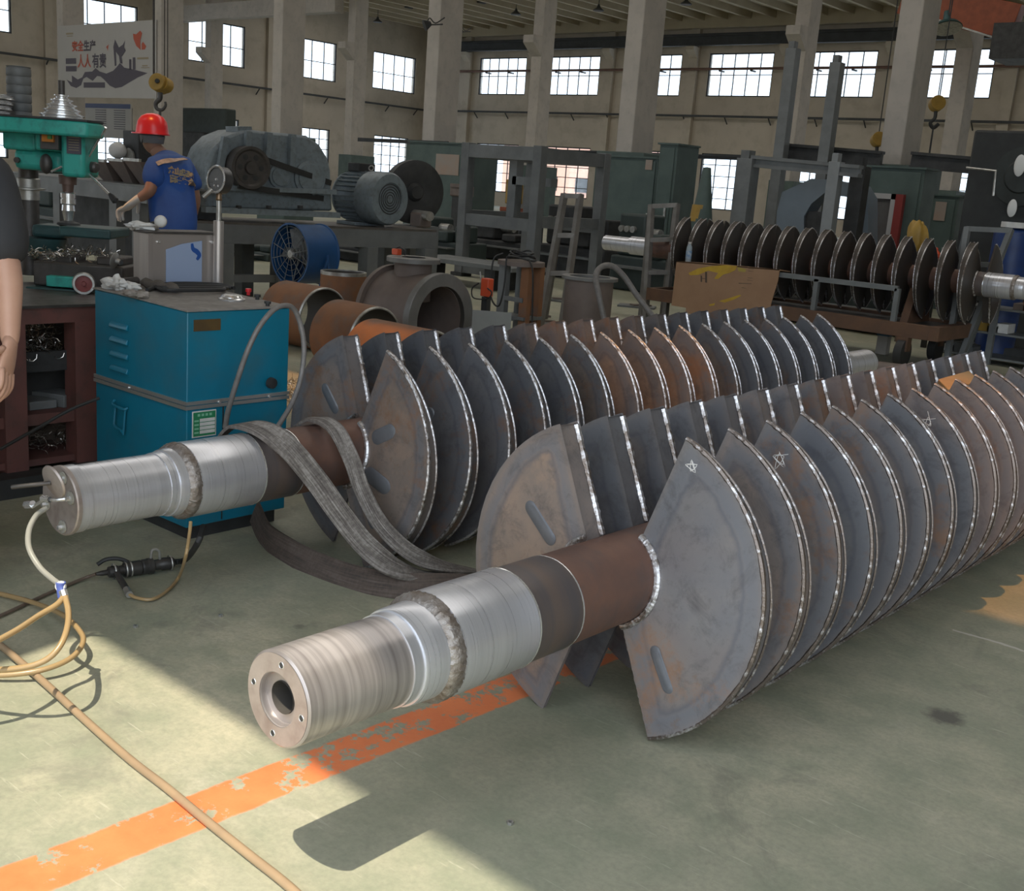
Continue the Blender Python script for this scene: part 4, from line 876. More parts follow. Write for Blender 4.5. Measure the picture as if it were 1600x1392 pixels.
# ---------------------------------------------------------------- people
def skin(name, joints, edges, sub=2):
    """joints: (point, rx, ry); grows one continuous surface over the edges"""
    me = bpy.data.meshes.new(name); me.from_pydata([tuple(j[0]) for j in joints], edges, []); me.update()
    o = bpy.data.objects.new(name, me); COL.objects.link(o); mod = o.modifiers.new('skin', 'SKIN'); mod.use_smooth_shade = True
    for k, j in enumerate(joints):
        sv = me.skin_vertices[0].data[k]; sv.radius = (j[1], j[2] if len(j) > 2 else j[1]); sv.use_root = (k == 0)
    s = o.modifiers.new('sub', 'SUBSURF'); s.levels = sub; s.render_levels = sub
    bpy.context.view_layer.update(); out = bpy.data.meshes.new_from_object(o.evaluated_get(bpy.context.evaluated_depsgraph_get()))
    COL.objects.unlink(o); bpy.data.objects.remove(o); out.shade_smooth(); return out
def join_meshes(name, ms):
    vs_, fs = [], []
    for m in ms:
        b = len(vs_)
        if isinstance(m, M): vs_ += [tuple(v) for v in m.v]; fs += [tuple(i+b for i in f) for f in m.f]
        else: vs_ += [tuple(v.co) for v in m.vertices]; fs += [tuple(i+b for i in p.vertices) for p in m.polygons]
    me = bpy.data.meshes.new(name); me.from_pydata(vs_, [], fs); me.validate(); me.update(); me.shade_smooth(); return me
def head(c, fwd, r=.098):
    """skull with brow, nose, mouth, chin and ears, facing fwd"""
    fwd = V(fwd).normalized(); left = V((0, 0, 1)).cross(fwd).normalized(); up = fwd.cross(left); out = M()
    r = r if r > .5 else 1.0
    def tr(p): return V(c)+(fwd*p.x+left*p.y+up*p.z)*r
    b = M(); b.ball((0, 0, 0), 1, 28, 20)
    for k, p in enumerate(b.v):
        x, y, z = p; q = V((x*.098, y*.078, z*.118))
        if z < -.1: q.x *= 1-.10*(-z-.1); q.y *= 1-.28*(-z-.1); q.x += .012*max(0, -z-.3)
        if x < 0 and z < -.3: q.x *= .75
        if x > .6: q.x += .030*math.exp(-((y/.16)**2+((z+.12)/.16)**2)) + .010*math.exp(-((y/.25)**2+((z+.52)/.07)**2)) + .010*math.exp(-((y/.3)**2+((z+.85)/.12)**2)) - .010*math.exp(-(((abs(y)-.36)/.16)**2+((z-.08)/.10)**2))
        b.v[k] = tr(q)
    out.add(b.v, b.f)
    for s in (-1, 1): e = M().ball((0, 0, 0), 1, 10, 8); out.add([tr(V((-.008+p.x*.018, s*.078+p.y*.010, -.012+p.z*.030))) for p in e.v], e.f)
    return out
def finger_chain(m, base, d, n_, lens, r, curl, side):
    pts = [V(base)]; d = V(d).normalized()
    for l in lens: pts.append(pts[-1]+d*l); d = (d+V(n_)*curl).normalized()
    pp = smooth(pts, 4); m.tube(pp, [r*(1.0-.28*k/(len(pp)-1)) for k in range(len(pp))], 10); m.ball(pp[-1], r*.72, 10, 6)
def hand(wrist, d, palm_n, thumb_side, s=1.0, curl=.45):
    """palm plus four unequal curled fingers and a thumb leaving the side of the palm; d points to the fingertips, palm_n out of the palm"""
    d = V(d).normalized(); n_ = (V(palm_n)-d*V(palm_n).dot(d)).normalized(); t = (V(thumb_side)-d*V(thumb_side).dot(d)-n_*V(thumb_side).dot(n_)).normalized(); m = M(); w_ = V(wrist)
    def at(a, b, c): return w_+d*a*s+t*b*s+n_*c*s
    rings = [(-.02, .026, .020), (0.0, .028, .020), (.03, .038, .018), (.06, .043, .016), (.085, .042, .014), (.095, .036, .010)]; base = []
    for a, hw, ht in rings: base.append([at(a, hw*math.cos(2*math.pi*k/16), ht*math.sin(2*math.pi*k/16)+.012*max(0, a)/.09) for k in range(16)])
    vs_ = [p for r_ in base for p in r_]; m.add(vs_, [(i*16+k, i*16+(k+1) % 16, (i+1)*16+(k+1) % 16, (i+1)*16+k) for i in range(5) for k in range(16)]+[tuple(range(15, -1, -1)), tuple(range(80, 96))])
    for b, ls in ((.032, (.042, .026, .02)), (.011, (.046, .030, .021)), (-.011, (.043, .028, .02)), (-.032, (.034, .021, .018))):
        finger_chain(m, at(.082, b, .008), d, n_, [l*s for l in ls], .0092*s, curl, t)
    finger_chain(m, at(.02, .030, .006), d*.65+t*.75+n_*.25, n_*.4+d*.5, [.038*s, .032*s, .026*s], .0105*s, .35, t)
    return m
# bystander at the left edge, arm hanging down, seen from the side
pd = 3.35
sh, el, wr = P(-22, 262, pd+.02), P(14, 440, pd), P(16, 545, pd-.02)
base = V((P(-150, 300, pd+.12).x, P(-150, 300, pd+.12).y, 0)); fwd = V((0.2, 0.98, 0)).normalized(); lat = V((fwd.y, -fwd.x, 0))
pe = thing('person', 'person in a charcoal short-sleeved shirt, arm hanging, cut by the left edge', 'person', base)
def B(x, y, z): return base+lat*x+fwd*y+V((0, 0, z))
s2 = B(-.30, 0, 1.42); e2 = B(-.36, .02, 1.13); w2 = B(-.36, .1, .9)
J = [(B(-.05, 0, .95), .15, .11), (B(-.05, 0, 1.15), .14, .10), (B(-.05, 0, 1.36), .16, .10), (B(-.05, 0, 1.50), .055, .055), (B(-.05, .02, 1.60), .06, .06),
     (sh, .055), (el, .044), (wr.lerp(el, .55), .036), (wr, .026), (s2, .055), (e2, .042), (w2, .028),
     (B(.05, 0, .88), .09), (B(.05, .02, .48), .06), (B(.05, -.02, .10), .042), (B(.05, .12, .04), .04), (B(-.15, 0, .88), .09), (B(-.16, .02, .48), .06), (B(-.16, -.02, .10), .042), (B(-.16, .12, .04), .04)]
body = skin('body', J, [(0, 1), (1, 2), (2, 3), (3, 4), (2, 5), (5, 6), (6, 7), (7, 8), (2, 9), (9, 10), (10, 11), (0, 12), (12, 13), (13, 14), (14, 15), (0, 16), (16, 17), (17, 18), (18, 19)])
h1 = hand(wr+V((0, 0, .012)), (P(14, 612, pd-.05)-wr), -RT+V((0, .0, 0)), -FW, 1.0, .42)
h2 = hand(w2, (0, .1, -1), lat, fwd)
me = join_meshes('body', [body, head(B(-.05, .03, 1.68), fwd), h1, h2])
for v in me.vertices: v.co = v.co-base
link('body', me, SKIN, pe)
shirt = skin('shirt', [(B(-.05, 0, .86), .19, .14), (B(-.05, 0, 1.15), .18, .135), (B(-.05, 0, 1.37), .19, .125), (B(-.05, .0, 1.47), .07, .07), (sh, .085), (sh.lerp(el, .5), .088), (el.lerp(sh, .10), .086), (s2, .085), (e2, .08)], [(0, 1), (1, 2), (2, 3), (2, 4), (4, 5), (5, 6), (2, 7), (7, 8)])
for v in shirt.vertices: v.co = v.co-base
link('shirt', shirt, BLACKT, pe)
tr_ = skin('trousers', [(B(-.05, 0, .93), .16, .12), (B(.05, 0, .82), .105), (B(.05, .02, .48), .08), (B(.05, -.02, .09), .07), (B(-.15, 0, .82), .105), (B(-.16, .02, .48), .08), (B(-.16, -.02, .09), .07)], [(0, 1), (1, 2), (2, 3), (0, 4), (4, 5), (5, 6)])
for v in tr_.vertices: v.co = v.co-base
link('trousers', tr_, DARK, pe)
hr = M().ball(B(-.05, .0, 1.72)-base, (.095, .095, .095), 18, 12); link('hair', hr.mesh('hair'), RUBBER, pe)
for x in (.05, -.16): part('shoe', M().ball(B(x, .06, .045), (.055, .14, .045), 14, 8), RUBBER, pe)

# worker in blue with a red helmet, facing away to the left
wd = 7.8; u1 = 1750/wd
bw_ = P(268, 360, wd); wbase = V((bw_.x, bw_.y, 0)); wf_ = (-RT*.85+FW*.55); wf_.z = 0; wf_.normalize(); wlft_ = V((0, 0, 1)).cross(wf_)
wk = thing('person', 'worker in a royal blue work shirt and red helmet, wearing white gloves', 'person', wbase)
def W(x, y, z): return wbase+wlft_*x+wf_*y+V((0, 0, z))
hc = P(238, 217, wd)                                  # head
nk = P(251, 240, wd+.02); chest = P(266, 276, wd+.02); pel = P(272, 352, wd+.02)
lsh, lel, lwr = P(243, 262, wd-.13), P(235, 300, wd-.16), P(215, 311, wd-.12)
rsh, rel, rwr = P(290, 261, wd+.14), P(306, 312, wd+.2), P(300, 345, wd+.3)
J = [(pel, .09, .09), (P(271, 318, wd+.02), .09, .09), (chest, .10, .09), (nk, .055), (hc+V((0, 0, -.05)), .06), (lsh, .055), (lel, .045), (lwr, .030), (rsh, .055), (rel, .042), (rwr, .028),
     (W(.10, 0, .9), .09), (W(.11, .03, .48), .062), (W(.11, -.02, .1), .045), (W(.11, .12, .05), .04), (W(-.10, 0, .9), .09), (W(-.11, .03, .48), .062), (W(-.11, -.02, .1), .045), (W(-.11, .12, .05), .04)]
body = skin('body', J, [(0, 1), (1, 2), (2, 3), (3, 4), (2, 5), (5, 6), (6, 7), (2, 8), (8, 9), (9, 10), (0, 11), (11, 12), (12, 13), (13, 14), (0, 15), (15, 16), (16, 17), (17, 18)])
me = join_meshes('body', [body, head(hc, wf_+V((0, 0, -.25)), .86)])
for v in me.vertices: v.co = v.co-wbase
link('body', me, SKIND, wk)
sj = [(P(274, 392, wd+.02), .18, .15), (P(271, 320, wd+.02), .18, .145), (P(267, 278, wd+.02), .185, .14), (P(259, 250, wd+.02), .12, .10), (P(253, 236, wd+.02), .068, .064), (lsh, .10), (lel.lerp(lsh, .12), .088), (rsh, .09), (rel.lerp(rsh, .2), .085)]
st = skin('shirt', sj, [(0, 1), (1, 2), (2, 3), (3, 4), (2, 5), (5, 6), (2, 7), (7, 8)])
for v in st.vertices: v.co = v.co-wbase
so_ = link('shirt', st, SHIRT, wk)
tj = [(P(272, 358, wd+.02), .16, .13), (W(.10, 0, .82), .105), (W(.11, .03, .48), .085), (W(.11, -.02, .1), .075), (W(-.10, 0, .82), .105), (W(-.11, .03, .48), .085), (W(-.11, -.02, .1), .075)]
st2 = skin('trousers', tj, [(0, 1), (1, 2), (2, 3), (0, 4), (4, 5), (5, 6)])
for v in st2.vertices: v.co = v.co-wbase
link('trousers', st2, DARK, wk)
for x in (.11, -.11): part('shoe', M().ball(W(x, .06, .05), (.06, .13, .05), 14, 8), RUBBER, wk)
gl = hand(lwr, P(203, 318, wd-.1)-lwr, V((0, 0, -1)), wf_, 1.3, 1.1); part('glove', gl, WHITE, wk); part('glove', hand(rwr, (0, 0, -1), wlft_, wf_, 1.15, .5), WHITE, wk)
hu = V((0, 0, 1)); hcx = hc+V((0, 0, .045))
def helm(p): return p
hm = M(); prof = [(.128, .001), (.124, .035), (.105, .070), (.072, .092), (.028, .101), (.0, .104), (-.010, .107)]; hm.lathe(hcx, hu, [(h_, r_) for h_, r_ in prof], 32)
for k, v in enumerate(hm.v):                             # longer front to back
    d_ = v-hcx; y_ = d_.dot(wf_); hm.v[k] = v+wf_*y_*.14
part('helmet', hm, HELM, wk, label='red safety helmet')
part('helmet_brim', M().prism([(p.x, p.y) for p in [hcx+wf_*(.120*math.cos(a)*1.08+(.03 if math.cos(a) > .3 else 0))+wlft_*.112*math.sin(a) for a in [2*math.pi*k/28 for k in range(28)]]], 'z', hcx.z-.016, hcx.z-.008), HELM, wk)
part('hair_band', M().lathe(hc+V((0, 0, -.03)), (0, 0, 1), [(0, .076), (.05, .086), (.06, .08)], 24), mat('grey_band', (.14, .14, .15), (.1, .1, .1), .7), wk)
part('chin_strap', M().tube(smooth([hc+wlft_*.074+V((0, 0, .02)), hc+wlft_*.075+wf_*.02+V((0, 0, -.05)), hc+wlft_*.045+wf_*.04+V((0, 0, -.10)), hc+wf_*.05+V((0, 0, -.11))], 5), .005, 6), RUBBER, wk)
# print on the back of the shirt
bk0 = P(268, 300, wd-.20)
for s_, px_, py_, sz, nw, mt_ in (('金山集团', 263, 268, .052, .85, GOLD), ('高度安全', 265, 281, .052, .85, GOLD)):
    o = text('shirt_lettering', s_, mt_, so_, V((0, 0, 0))+wbase, sz, (1, 0, 0), (0, 0, 1), .004)
    r = (RT*.97+FW*.22-UP*.0); u = (UP-RT*.02); r = (r-u*r.dot(u)/u.dot(u)).normalized(); u.normalize()
    o.matrix_local = Matrix.Translation(P(px_, py_, wd-.175)-wbase) @ Matrix((r*.75, u, r.cross(u))).transposed().to_4x4()
    for v in o.data.vertices: pass
    sw_ = o.modifiers.new('wrap', 'SHRINKWRAP'); sw_.target = so_; sw_.wrap_method = 'PROJECT'; sw_.use_project_z = True; sw_.use_negative_direction = True; sw_.use_positive_direction = True; sw_.offset = .012
m = M(); pts = [P(245, 256, wd-.215), P(256, 252, wd-.195), P(272, 250, wd-.165), P(290, 248, wd-.03)]
m.ribbon(smooth(pts, 5), [-FW+UP*.3]*16, .035, .004); part('reflective_piping', m, mat('reflective_tape', (.30, .29, .28), (.16, .16, .18), .6, 0, 40), wk)
# ---------------------------------------------------------------- crane hook
hd = 15.0
hq = P(250, 131, hd)
hk = thing('hook_block', 'yellow hook block hanging on ropes in front of the column', 'crane hook', hq, 'hook blocks')
part('sheave_cover', M().cyl(hq+RT*-.02-FW*.10, hq+RT*.02+FW*.10, .115, n=24).cyl(hq+RT*.03-FW*.06, hq+RT*.07+FW*.1, .10, n=24), YEL, hk, .01)
part('axle', M().cyl(hq-FW*.13, hq+FW*.05, .03, n=14), DARK, hk)
hook_pts = [hq+V((0, 0, -.10)), hq+V((0, 0, -.19)), hq+RT*-.055+V((0, 0, -.25)), hq+RT*-.04+V((0, 0, -.32)), hq+RT*.03+V((0, 0, -.335)), hq+RT*.075+V((0, 0, -.28)), hq+RT*.07+V((0, 0, -.23))]
part('hook', M().tube(smooth(hook_pts, 6), [.035*(1-.55*k/36) for k in range(37)], 10), CASTI, hk)
for dx in (-.09, -.075, .06, .10): part('rope', M().cyl(hq+RT*dx+V((0, 0, .05)), V((hq.x+RT.x*dx, hq.y+RT.y*dx, ZC-.5)), .008, n=6), CASTI, hk)
part('chain_sling', M().cyl(hq+V((0, 0, -.32)), hq+V((.0, 0, -.72)), .018, n=8), CASTI, hk)
for q, r_, lab in ((P(1464, 162, 24), .16, 'small yellow hook block near the right column with a hook hanging below'), (P(1372, 218, 24), .15, 'small yellow hook block half hidden behind the right pale column')):
    t = thing('hook_block', lab, 'crane hook', q, 'hook blocks'); part('sheave_cover', M().cyl(q-FW*.1, q+FW*.1, r_, n=18), YEL, t, .01)
    hp_ = [q+V((0, 0, -.15)), q+V((0, 0, -.3)), q+RT*-.08+V((0, 0, -.4)), q+V((0, 0, -.5)), q+RT*.1+V((0, 0, -.42))]
    part('hook', M().tube(smooth(hp_, 5), .04, 8), DARK, t); part('rope', M().cyl(q, V((q.x, q.y, ZC-.3)), .012, n=6), DARK, t); part('chain', M().cyl(q+V((0, 0, -.45)), q+V((0, 0, -1.1)), .02, n=6), DARK, t)
# ---------------------------------------------------------------- gearbox and motor on a long steel stand
ga, gb = P(300, 342, 11.6), P(679, 361, 13.5)
GY = P(420, 340, 12.0).y
# the stand runs away to the right: along the direction ga -> gb
sd = V((gb.x-ga.x, gb.y-ga.y, 0)); sL_ = sd.length; sd.normalize(); sn = V((-sd.y, sd.x, 0))
if sn.dot(FW) < 0: sn = -sn
SZ = .87
st_ = thing('machine_stand', 'long grey steel stand carrying the gearbox and motor', 'stand', (ga.x, ga.y, 0))
def S(u, v, z): return V((ga.x, ga.y, 0))+sd*u+sn*v+V((0, 0, z))
part('beam', M().bar(S(0, 0, SZ-.1), S(sL_, 0, SZ-.1), .1, .2), IRON, st_); part('beam', M().bar(S(0, .9, SZ-.1), S(sL_, .9, SZ-.1), .1, .2), IRON, st_)
m = M(); a = [S(0, -.05, SZ), S(sL_, -.05, SZ), S(sL_, .95, SZ), S(0, .95, SZ)]; m.add(a+[p+V((0, 0, .025)) for p in a], [(3, 2, 1, 0), (4, 5, 6, 7), (0, 1, 5, 4), (1, 2, 6, 5), (2, 3, 7, 6), (3, 0, 4, 7)]); part('top_plate', m, mat('oily_plate', (.09, .075, .065), (.13, .12, .11), .5, .3, 5), st_)
for u in (.35, 1.02, sL_*.70, sL_-.12):
    for v in (0, .9): part('leg', M().bar(S(u, v, 0), S(u, v, SZ-.2), .16, .16), IRON, st_)
part('brace', M().bar(S(.35, 0, .3), S(sL_-.12, 0, .3), .08, .08), IRON, st_)
# gearbox
gx = thing('gearbox', 'big blue-grey gearbox with a belt pulley on the stand', 'gearbox', S(.45, .5, SZ+.025))
c0, c1 = P(322, 325, 11.9), P(520, 325, 12.6); gl_ = 1.42
def Q(px, py, v=.12):                                   # point on the gearbox front, v metres behind the stand's front edge
    o = V((ga.x, ga.y, 0))+sn*v; r = ray(px, py); t_ = (o-CAM).dot(sn)/r.dot(sn); return CAM+r*t_
prof = [Q(*p) for p in [(322, 326), (322, 262), (334, 232), (352, 214), (378, 204), (395, 203), (420, 206), (455, 209), (480, 212), (500, 226), (512, 246), (517, 265), (520, 330)]]
m = M(); n_ = len(prof); m.add(prof+[p+sn*.62 for p in prof], [tuple(range(n_-1, -1, -1)), tuple(range(n_, 2*n_))]+[(k, (k+1) % n_, n_+(k+1) % n_, n_+k) for k in range(n_)]); part('casing', m, GREYB, gx, .03)
part('joint_flange', M().bar(Q(318, 292, .06), Q(524, 300, .06), .06, .05), GREYB, gx)
part('base_flange', M().bar(Q(318, 327, .04), Q(528, 336, .04), .12, .06), GREYB, gx)
for (a, b) in (((352, 214), (344, 262)), ((388, 205), (384, 262)), ((420, 207), (417, 262)), ((457, 210), (455, 262))): part('rib', M().bar(Q(*a, .09), Q(*b, .09), .07, .05), GREYB, gx)
part('inspection_cover', M().bar(Q(362, 202, .3), Q(384, 202, .3), .3, .06), GREYB, gx)
for px_, py_, r_ in ((436, 275, .13), (483, 278, .19)): part('bearing_cover', M().lathe(Q(px_, py_), -sn, [(0, r_), (.03, r_), (.035, r_*.8), (.05, r_*.78), (.052, .001)], 32), GREYB, gx); 
q = Q(391, 262, -.05); part('belt_pulley', M().lathe(q, -sn, [(-.14, .1), (-.14, .22), (.03, .22), (.03, .19), (.01, .17), (.01, .07), (.05, .065), (.05, .001)], 40), CASTI, gx)
for k in range(6): a = k*1.047; u_, v_, _ = frame(sn); part('pulley_hole', M().cyl(q+(u_*math.cos(a)+v_*math.sin(a))*.12-sn*.012, q+(u_*math.cos(a)+v_*math.sin(a))*.12-sn*.008, .03, n=14), DARK, gx)
for px_ in (373, 420, 469): part('foot_bolt', M().cyl(Q(px_, 321, .0), Q(px_, 326, .0), .03, n=8), DARK, gx)
# motor
mq = Q(585, 303, .25); ax = V((RT.x, RT.y, 0)).normalized()*.76-V((FW.x, FW.y, 0)).normalized()*.65; ax.normalize(); mo_ = thing('electric_motor', 'grey finned electric motor with round fan cover beside the gearbox', 'motor', V((mq.x, mq.y, SZ+.025)))
mc = Q(574, 300, .42); mR = .305
mz = SZ+.05+mR; mc = V((mc.x, mc.y, mz))
part('stator', M().cyl(mc-ax*.30, mc+ax*.12, mR*.86, n=40), GREYB, mo_)
for k in range(30):
    a = 2*math.pi*k/30; u_, v_, _ = frame(ax); d_ = u_*math.cos(a)+v_*math.sin(a); o = M().bar(mc-ax*.27+d_*mR*.90, mc+ax*.08+d_*mR*.90, .008, .008)
    mm = Matrix((d_, ax, d_.cross(ax))).transposed(); part('cooling_fin', M().box(mc-ax*.09+d_*mR*.9, (mR*.17, .34, .009), mat=mm), GREYB, mo_)
part('fan_cover', M().lathe(mc, ax, [(.10, mR*.95), (.10, mR), (.36, mR), (.40, mR*.93), (.405, mR*.62), (.39, mR*.6), (.39, mR*.2), (.40, .001)], 44), GREYB, mo_)
for k in range(5): part('grille_ring', M().lathe(mc, ax, [(.398, mR*(.14+.1*k)), (.402, mR*(.16+.1*k)), (.398, mR*(.18+.1*k))], 30), DARK, mo_)
part('end_shield', M().lathe(mc, -ax, [(.29, mR*.88), (.29, mR*.95), (.33, mR*.9), (.35, .05)], 36), GREYB, mo_)
part('motor_plate', M().box(mc-ax*.08-FW*mR*.92+V((0, 0, .07)), (.09, .07, .004), mat=Matrix((ax, V((0, 0, 1)), -ax.cross(V((0, 0, 1)))*-1)).transposed()), CUT, mo_)
part('terminal_box', M().box(mc-ax*.12+V((0, 0, mR+.03)), (.2, .26, .1), mat=Matrix((ax, ax.cross(V((0, 0, 1))), V((0, 0, 1)))).transposed()), DARK, mo_, .01)
part('eye_bolt', M().tube([mc+ax*.05+V((0, 0, mR+.03))+RT*.028*math.cos(k*.524)+V((0, 0, .028*math.sin(k*.524))) for k in range(12)], .008, 8, closed=True), CUT, mo_)
part('foot', M().box(mc-ax*.1+V((0, 0, -mR-.01)), (.34, .46, .05), mat=Matrix((ax, ax.cross(V((0, 0, 1))), V((0, 0, 1)))).transposed()), GREYB, mo_, .01)
for a, b in (((405, 246), (517, 286)), ((372, 290), (505, 310))): part('drive_belt', M().bar(Q(*a, -.03), Q(*b, .12), .02, .06), RUBBER, gx)
# flywheel and shaft behind the motor
q = P(646, 300, 14.4); ax = (-V((FW.x, FW.y, 0)).normalized()*.8+RT*.5).normalized(); ax.z = 0; fwl = thing('flywheel', 'dark flywheel on a shaft right of the electric motor', 'flywheel', (q.x, q.y, SZ+.025)); part('wheel', M().lathe((q.x, q.y, max(q.z, SZ+.40)), ax, [(-.10, .001), (-.10, .36), (-.07, .40), (.07, .40), (.09, .34), (.05, .12), (.12, .08), (.12, .001)], 40), DARK, fwl); part('shaft', M().cyl((q.x, q.y, SZ+.16), V((q.x, q.y, SZ+.16))+ax*.5, .06, n=16), CUT, fwl); part('pedestal', M().box((q.x, q.y, (SZ+.02)/2), (.5, .5, SZ+.02)), IRON, fwl); part('bearing_block', M().box(V((q.x, q.y, SZ+.10))+ax*.25, (.2, .2, .18)), BROWNP, fwl, .02)
# blue drum fan on the floor before the stand
fq = P(468, 397, 10.9); fax = (-FW*.72-RT*.62); fax.z = 0; fax.normalize(); fr = .285
fn = thing('drum_fan', 'blue drum fan standing in front of the gearbox stand', 'fan', (fq.x, fq.y, 0))
part('drum', M().lathe(fq, fax, [(.10, fr), (.11, fr+.012), (.12, fr+.012), (.12, fr-.004), (-.26, fr-.004), (-.26, fr+.012), (-.25, fr+.012), (-.24, fr)], 44, close=True), FANB, fn)
for k in range(5): part('guard_ring', M().lathe(fq, fax, [(.112, .05+.052*k), (.116, .053+.052*k), (.112, .056+.052*k)], 36), IRON, fn)
u_, v_, _ = frame(fax)
for k in range(6): a = k*math.pi/6+.3; d_ = u_*math.cos(a)+v_*math.sin(a); part('guard_spoke', M().cyl(fq+fax*.113-d_*fr, fq+fax*.113+d_*fr, .004, n=6), IRON, fn)
part('hub', M().lathe(fq, fax, [(-.05, .05), (.10, .05), (.118, .035), (.122, .012), (.118, .001)], 20), CUT, fn)
for k in range(5):
    a = 2*math.pi*k/5; d_ = u_*math.cos(a)+v_*math.sin(a); e_ = fax.cross(d_); part('fan_blade', M().box(fq+d_*.155, (.20, .11, .008), mat=Matrix((d_, (e_*.8+fax*.6).normalized(), d_.cross((e_*.8+fax*.6).normalized()))).transposed()), IRON, fn)
part('back_plate', M().lathe(fq, fax, [(-.235, .001), (-.235, fr-.01)], 36), DARK, fn)
sdir = V((fax.y, -fax.x, 0))
for s in (-1, 1):
    c_ = fq+sdir*s*(fr+.02)-fax*.1; part('stand_leg', M().tube([V((c_.x, c_.y, 0))-fax*.16, c_+V((0, 0, -.02)), c_+V((0, 0, .02)), c_+V((0, 0, -.02)), V((c_.x, c_.y, 0))+fax*.2], .014, 8), FANB, fn)
c_ = fq+RT*.12-FW*.1
part('stand_foot', M().bar(V((fq.x, fq.y, .015))-sdir*.32+fax*.1, V((fq.x, fq.y, .015))+sdir*.32+fax*.1, .03, .03), FANB, fn)
# ---------------------------------------------------------------- pipes on the floor (axes along the hall's cross direction, mouths to the right)
def lying_pipe(label, px, py_top, r, L, d0, mt=RUSTP, wall=.018, group='rusty pipe lengths'):
    q = P(px, py_top, d0); q = G(px, py_top, 2*r)          # the top of the mouth seen at that pixel
    y, x = q.y, q.x; t = thing('steel_pipe', label, 'pipe', (x-L/2, y, 0), group)
    part('pipe_wall', M().lathe((x-L, y, r), (1, 0, 0), [(0, r-wall), (0, r), (L-.012, r), (L-.012, r-wall)], 48, close=True), mt, t)
    part('cut_rim', M().lathe((x-.012, y, r), (1, 0, 0), [(0, r-wall), (0, r), (.006, r-.001), (.014, r-.010), (.014, r-wall)], 48, close=True), CUT, t)
    part('lining', M().lathe((x-L, y, r), (1, 0, 0), [(0, r-wall-.001), (L-.005, r-wall-.001)], 48), INSIDE, t); return t
lying_pipe('rusty pipe length farthest left behind the blue cabinet', 508, 449, .27, .53, 9)
lying_pipe('rusty pipe length in the middle, mouth open to the right', 590, 479, .27, .45, 8.1)
lying_pipe('rusty pipe length nearest the second shaft with grey patches', 676, 516, .27, .58, 7.1)
q = P(537, 424, 10.3); sp = thing('steel_pipe', 'short rusty pipe standing upright in front of the fan', 'pipe', (q.x, q.y, 0), 'rusty pipe lengths')
part('pipe_wall', M().lathe((q.x, q.y, 0), (0, 0, 1), [(0, .19), (0, .21), (q.z-.03, .21), (q.z-.03, .19)], 40, close=True), RUSTP, sp); part('cut_rim', M().lathe((q.x, q.y, q.z-.03), (0, 0, 1), [(0, .19), (0, .211), (.03, .211), (.03, .19)], 40, close=True), CUT, sp); part('lining', M().lathe((q.x, q.y, 0), (0, 0, 1), [(0, .189), (q.z-.01, .189)], 40), INSIDE, sp)
# flanged vessel with a branch
fr_ = .38; VL = .62; q = G(694, 427, 2*fr_); vx, vy = q.x, q.y
ves = thing('flanged_pipe', 'grey-brown flanged pipe with an upright branch lying on the floor', 'pipe', (vx-.5, vy, 0))
part('barrel', M().lathe((vx-VL, vy, fr_), (1, 0, 0), [(0, .27), (0, fr_-.025), (VL-.05, fr_-.025), (VL-.05, .27)], 48, close=True), BROWNP, ves)
part('ring_flange', M().lathe((vx-.06, vy, fr_), (1, 0, 0), [(0, .275), (0, fr_), (.055, fr_), (.06, fr_-.006), (.06, .275)], 48, close=True), mat('grey_ring', (.20, .195, .185), (.16, .155, .145), .5, .2, 6), ves)
part('ring_flange', M().lathe((vx-VL, vy, fr_), (1, 0, 0), [(0, .28), (0, fr_+.012), (.045, fr_+.012), (.045, .28)], 48, close=True), BROWNP, ves)
part('mouth_lining', M().lathe((vx-VL, vy, fr_), (1, 0, 0), [(0, .001), (.02, .2), (.02, .274), (VL-.005, .274)], 48), INSIDE, ves)
bq = V((vx-.36, vy, 0)); bz = zat(bq.x, bq.y, 401)
part('branch', M().cyl((bq.x, bq.y, .5), (bq.x, bq.y, bz-.04), .155, n=32), BROWNP, ves); part('branch_flange', M().lathe((bq.x, bq.y, bz-.045), (0, 0, 1), [(0, .1), (0, .222), (.035, .222), (.04, .215), (.04, .1)], 40), mat('grey_ring', (.20, .195, .185)), ves)
gt = thing('orange_clamp', 'small orange clamp lying on the branch flange', 'clamp', (bq.x, bq.y-.05, bz)); part('body', M().box((bq.x-.10, bq.y-.1, bz+.03), (.07, .05, .05)), REDO, gt, .006); part('arm', M().tube([(bq.x-.13, bq.y-.1, bz+.05), (bq.x-.06, bq.y-.1, bz+.075), (bq.x+.0, bq.y-.1, bz+.05), (bq.x, bq.y-.1, bz+.01)], .007, 8), DARK, gt)
q = P(768, 500, 8.6); shd = M(); shd.box((q.x, q.y, .27), (.30, .02, .54), rz=R_(40), rx=R_(-6)); solo('sheet_plate', shd, mat('grey_sheet', (.22, .225, .21), (.19, .195, .185), .6, .1, 4), 'bare grey sheet leaning beside the flanged pipe mouth', 'steel sheet')
q = P(761, 449, 9.3); t = thing('orange_reel', 'bright orange reel with black cord standing by the flanged pipe', 'tool', (q.x, q.y, q.z-.10)); part('body', M().box(q, (.085, .07, .15)), REDO, t, .008)
part('post', M().box((q.x, q.y, (q.z-.08)/2), (.06, .05, q.z-.08)), DARK, t); part('antenna', M().cyl(q+V((-.06, 0, .02)), q+V((-.09, 0, .12)), .006, n=6), CUT, t); part('cord', M().tube(smooth([q+V((-.05, -.05, .03)), q+V((-.12, -.05, -.02)), q+V((-.11, -.05, -.09)), q+V((-.03, -.05, -.1)), q+V((.07, -.05, -.08)), q+V((.10, -.05, -.03)), q+V((.05, -.05, .0))], 5), .006, 6), RUBBER, t)
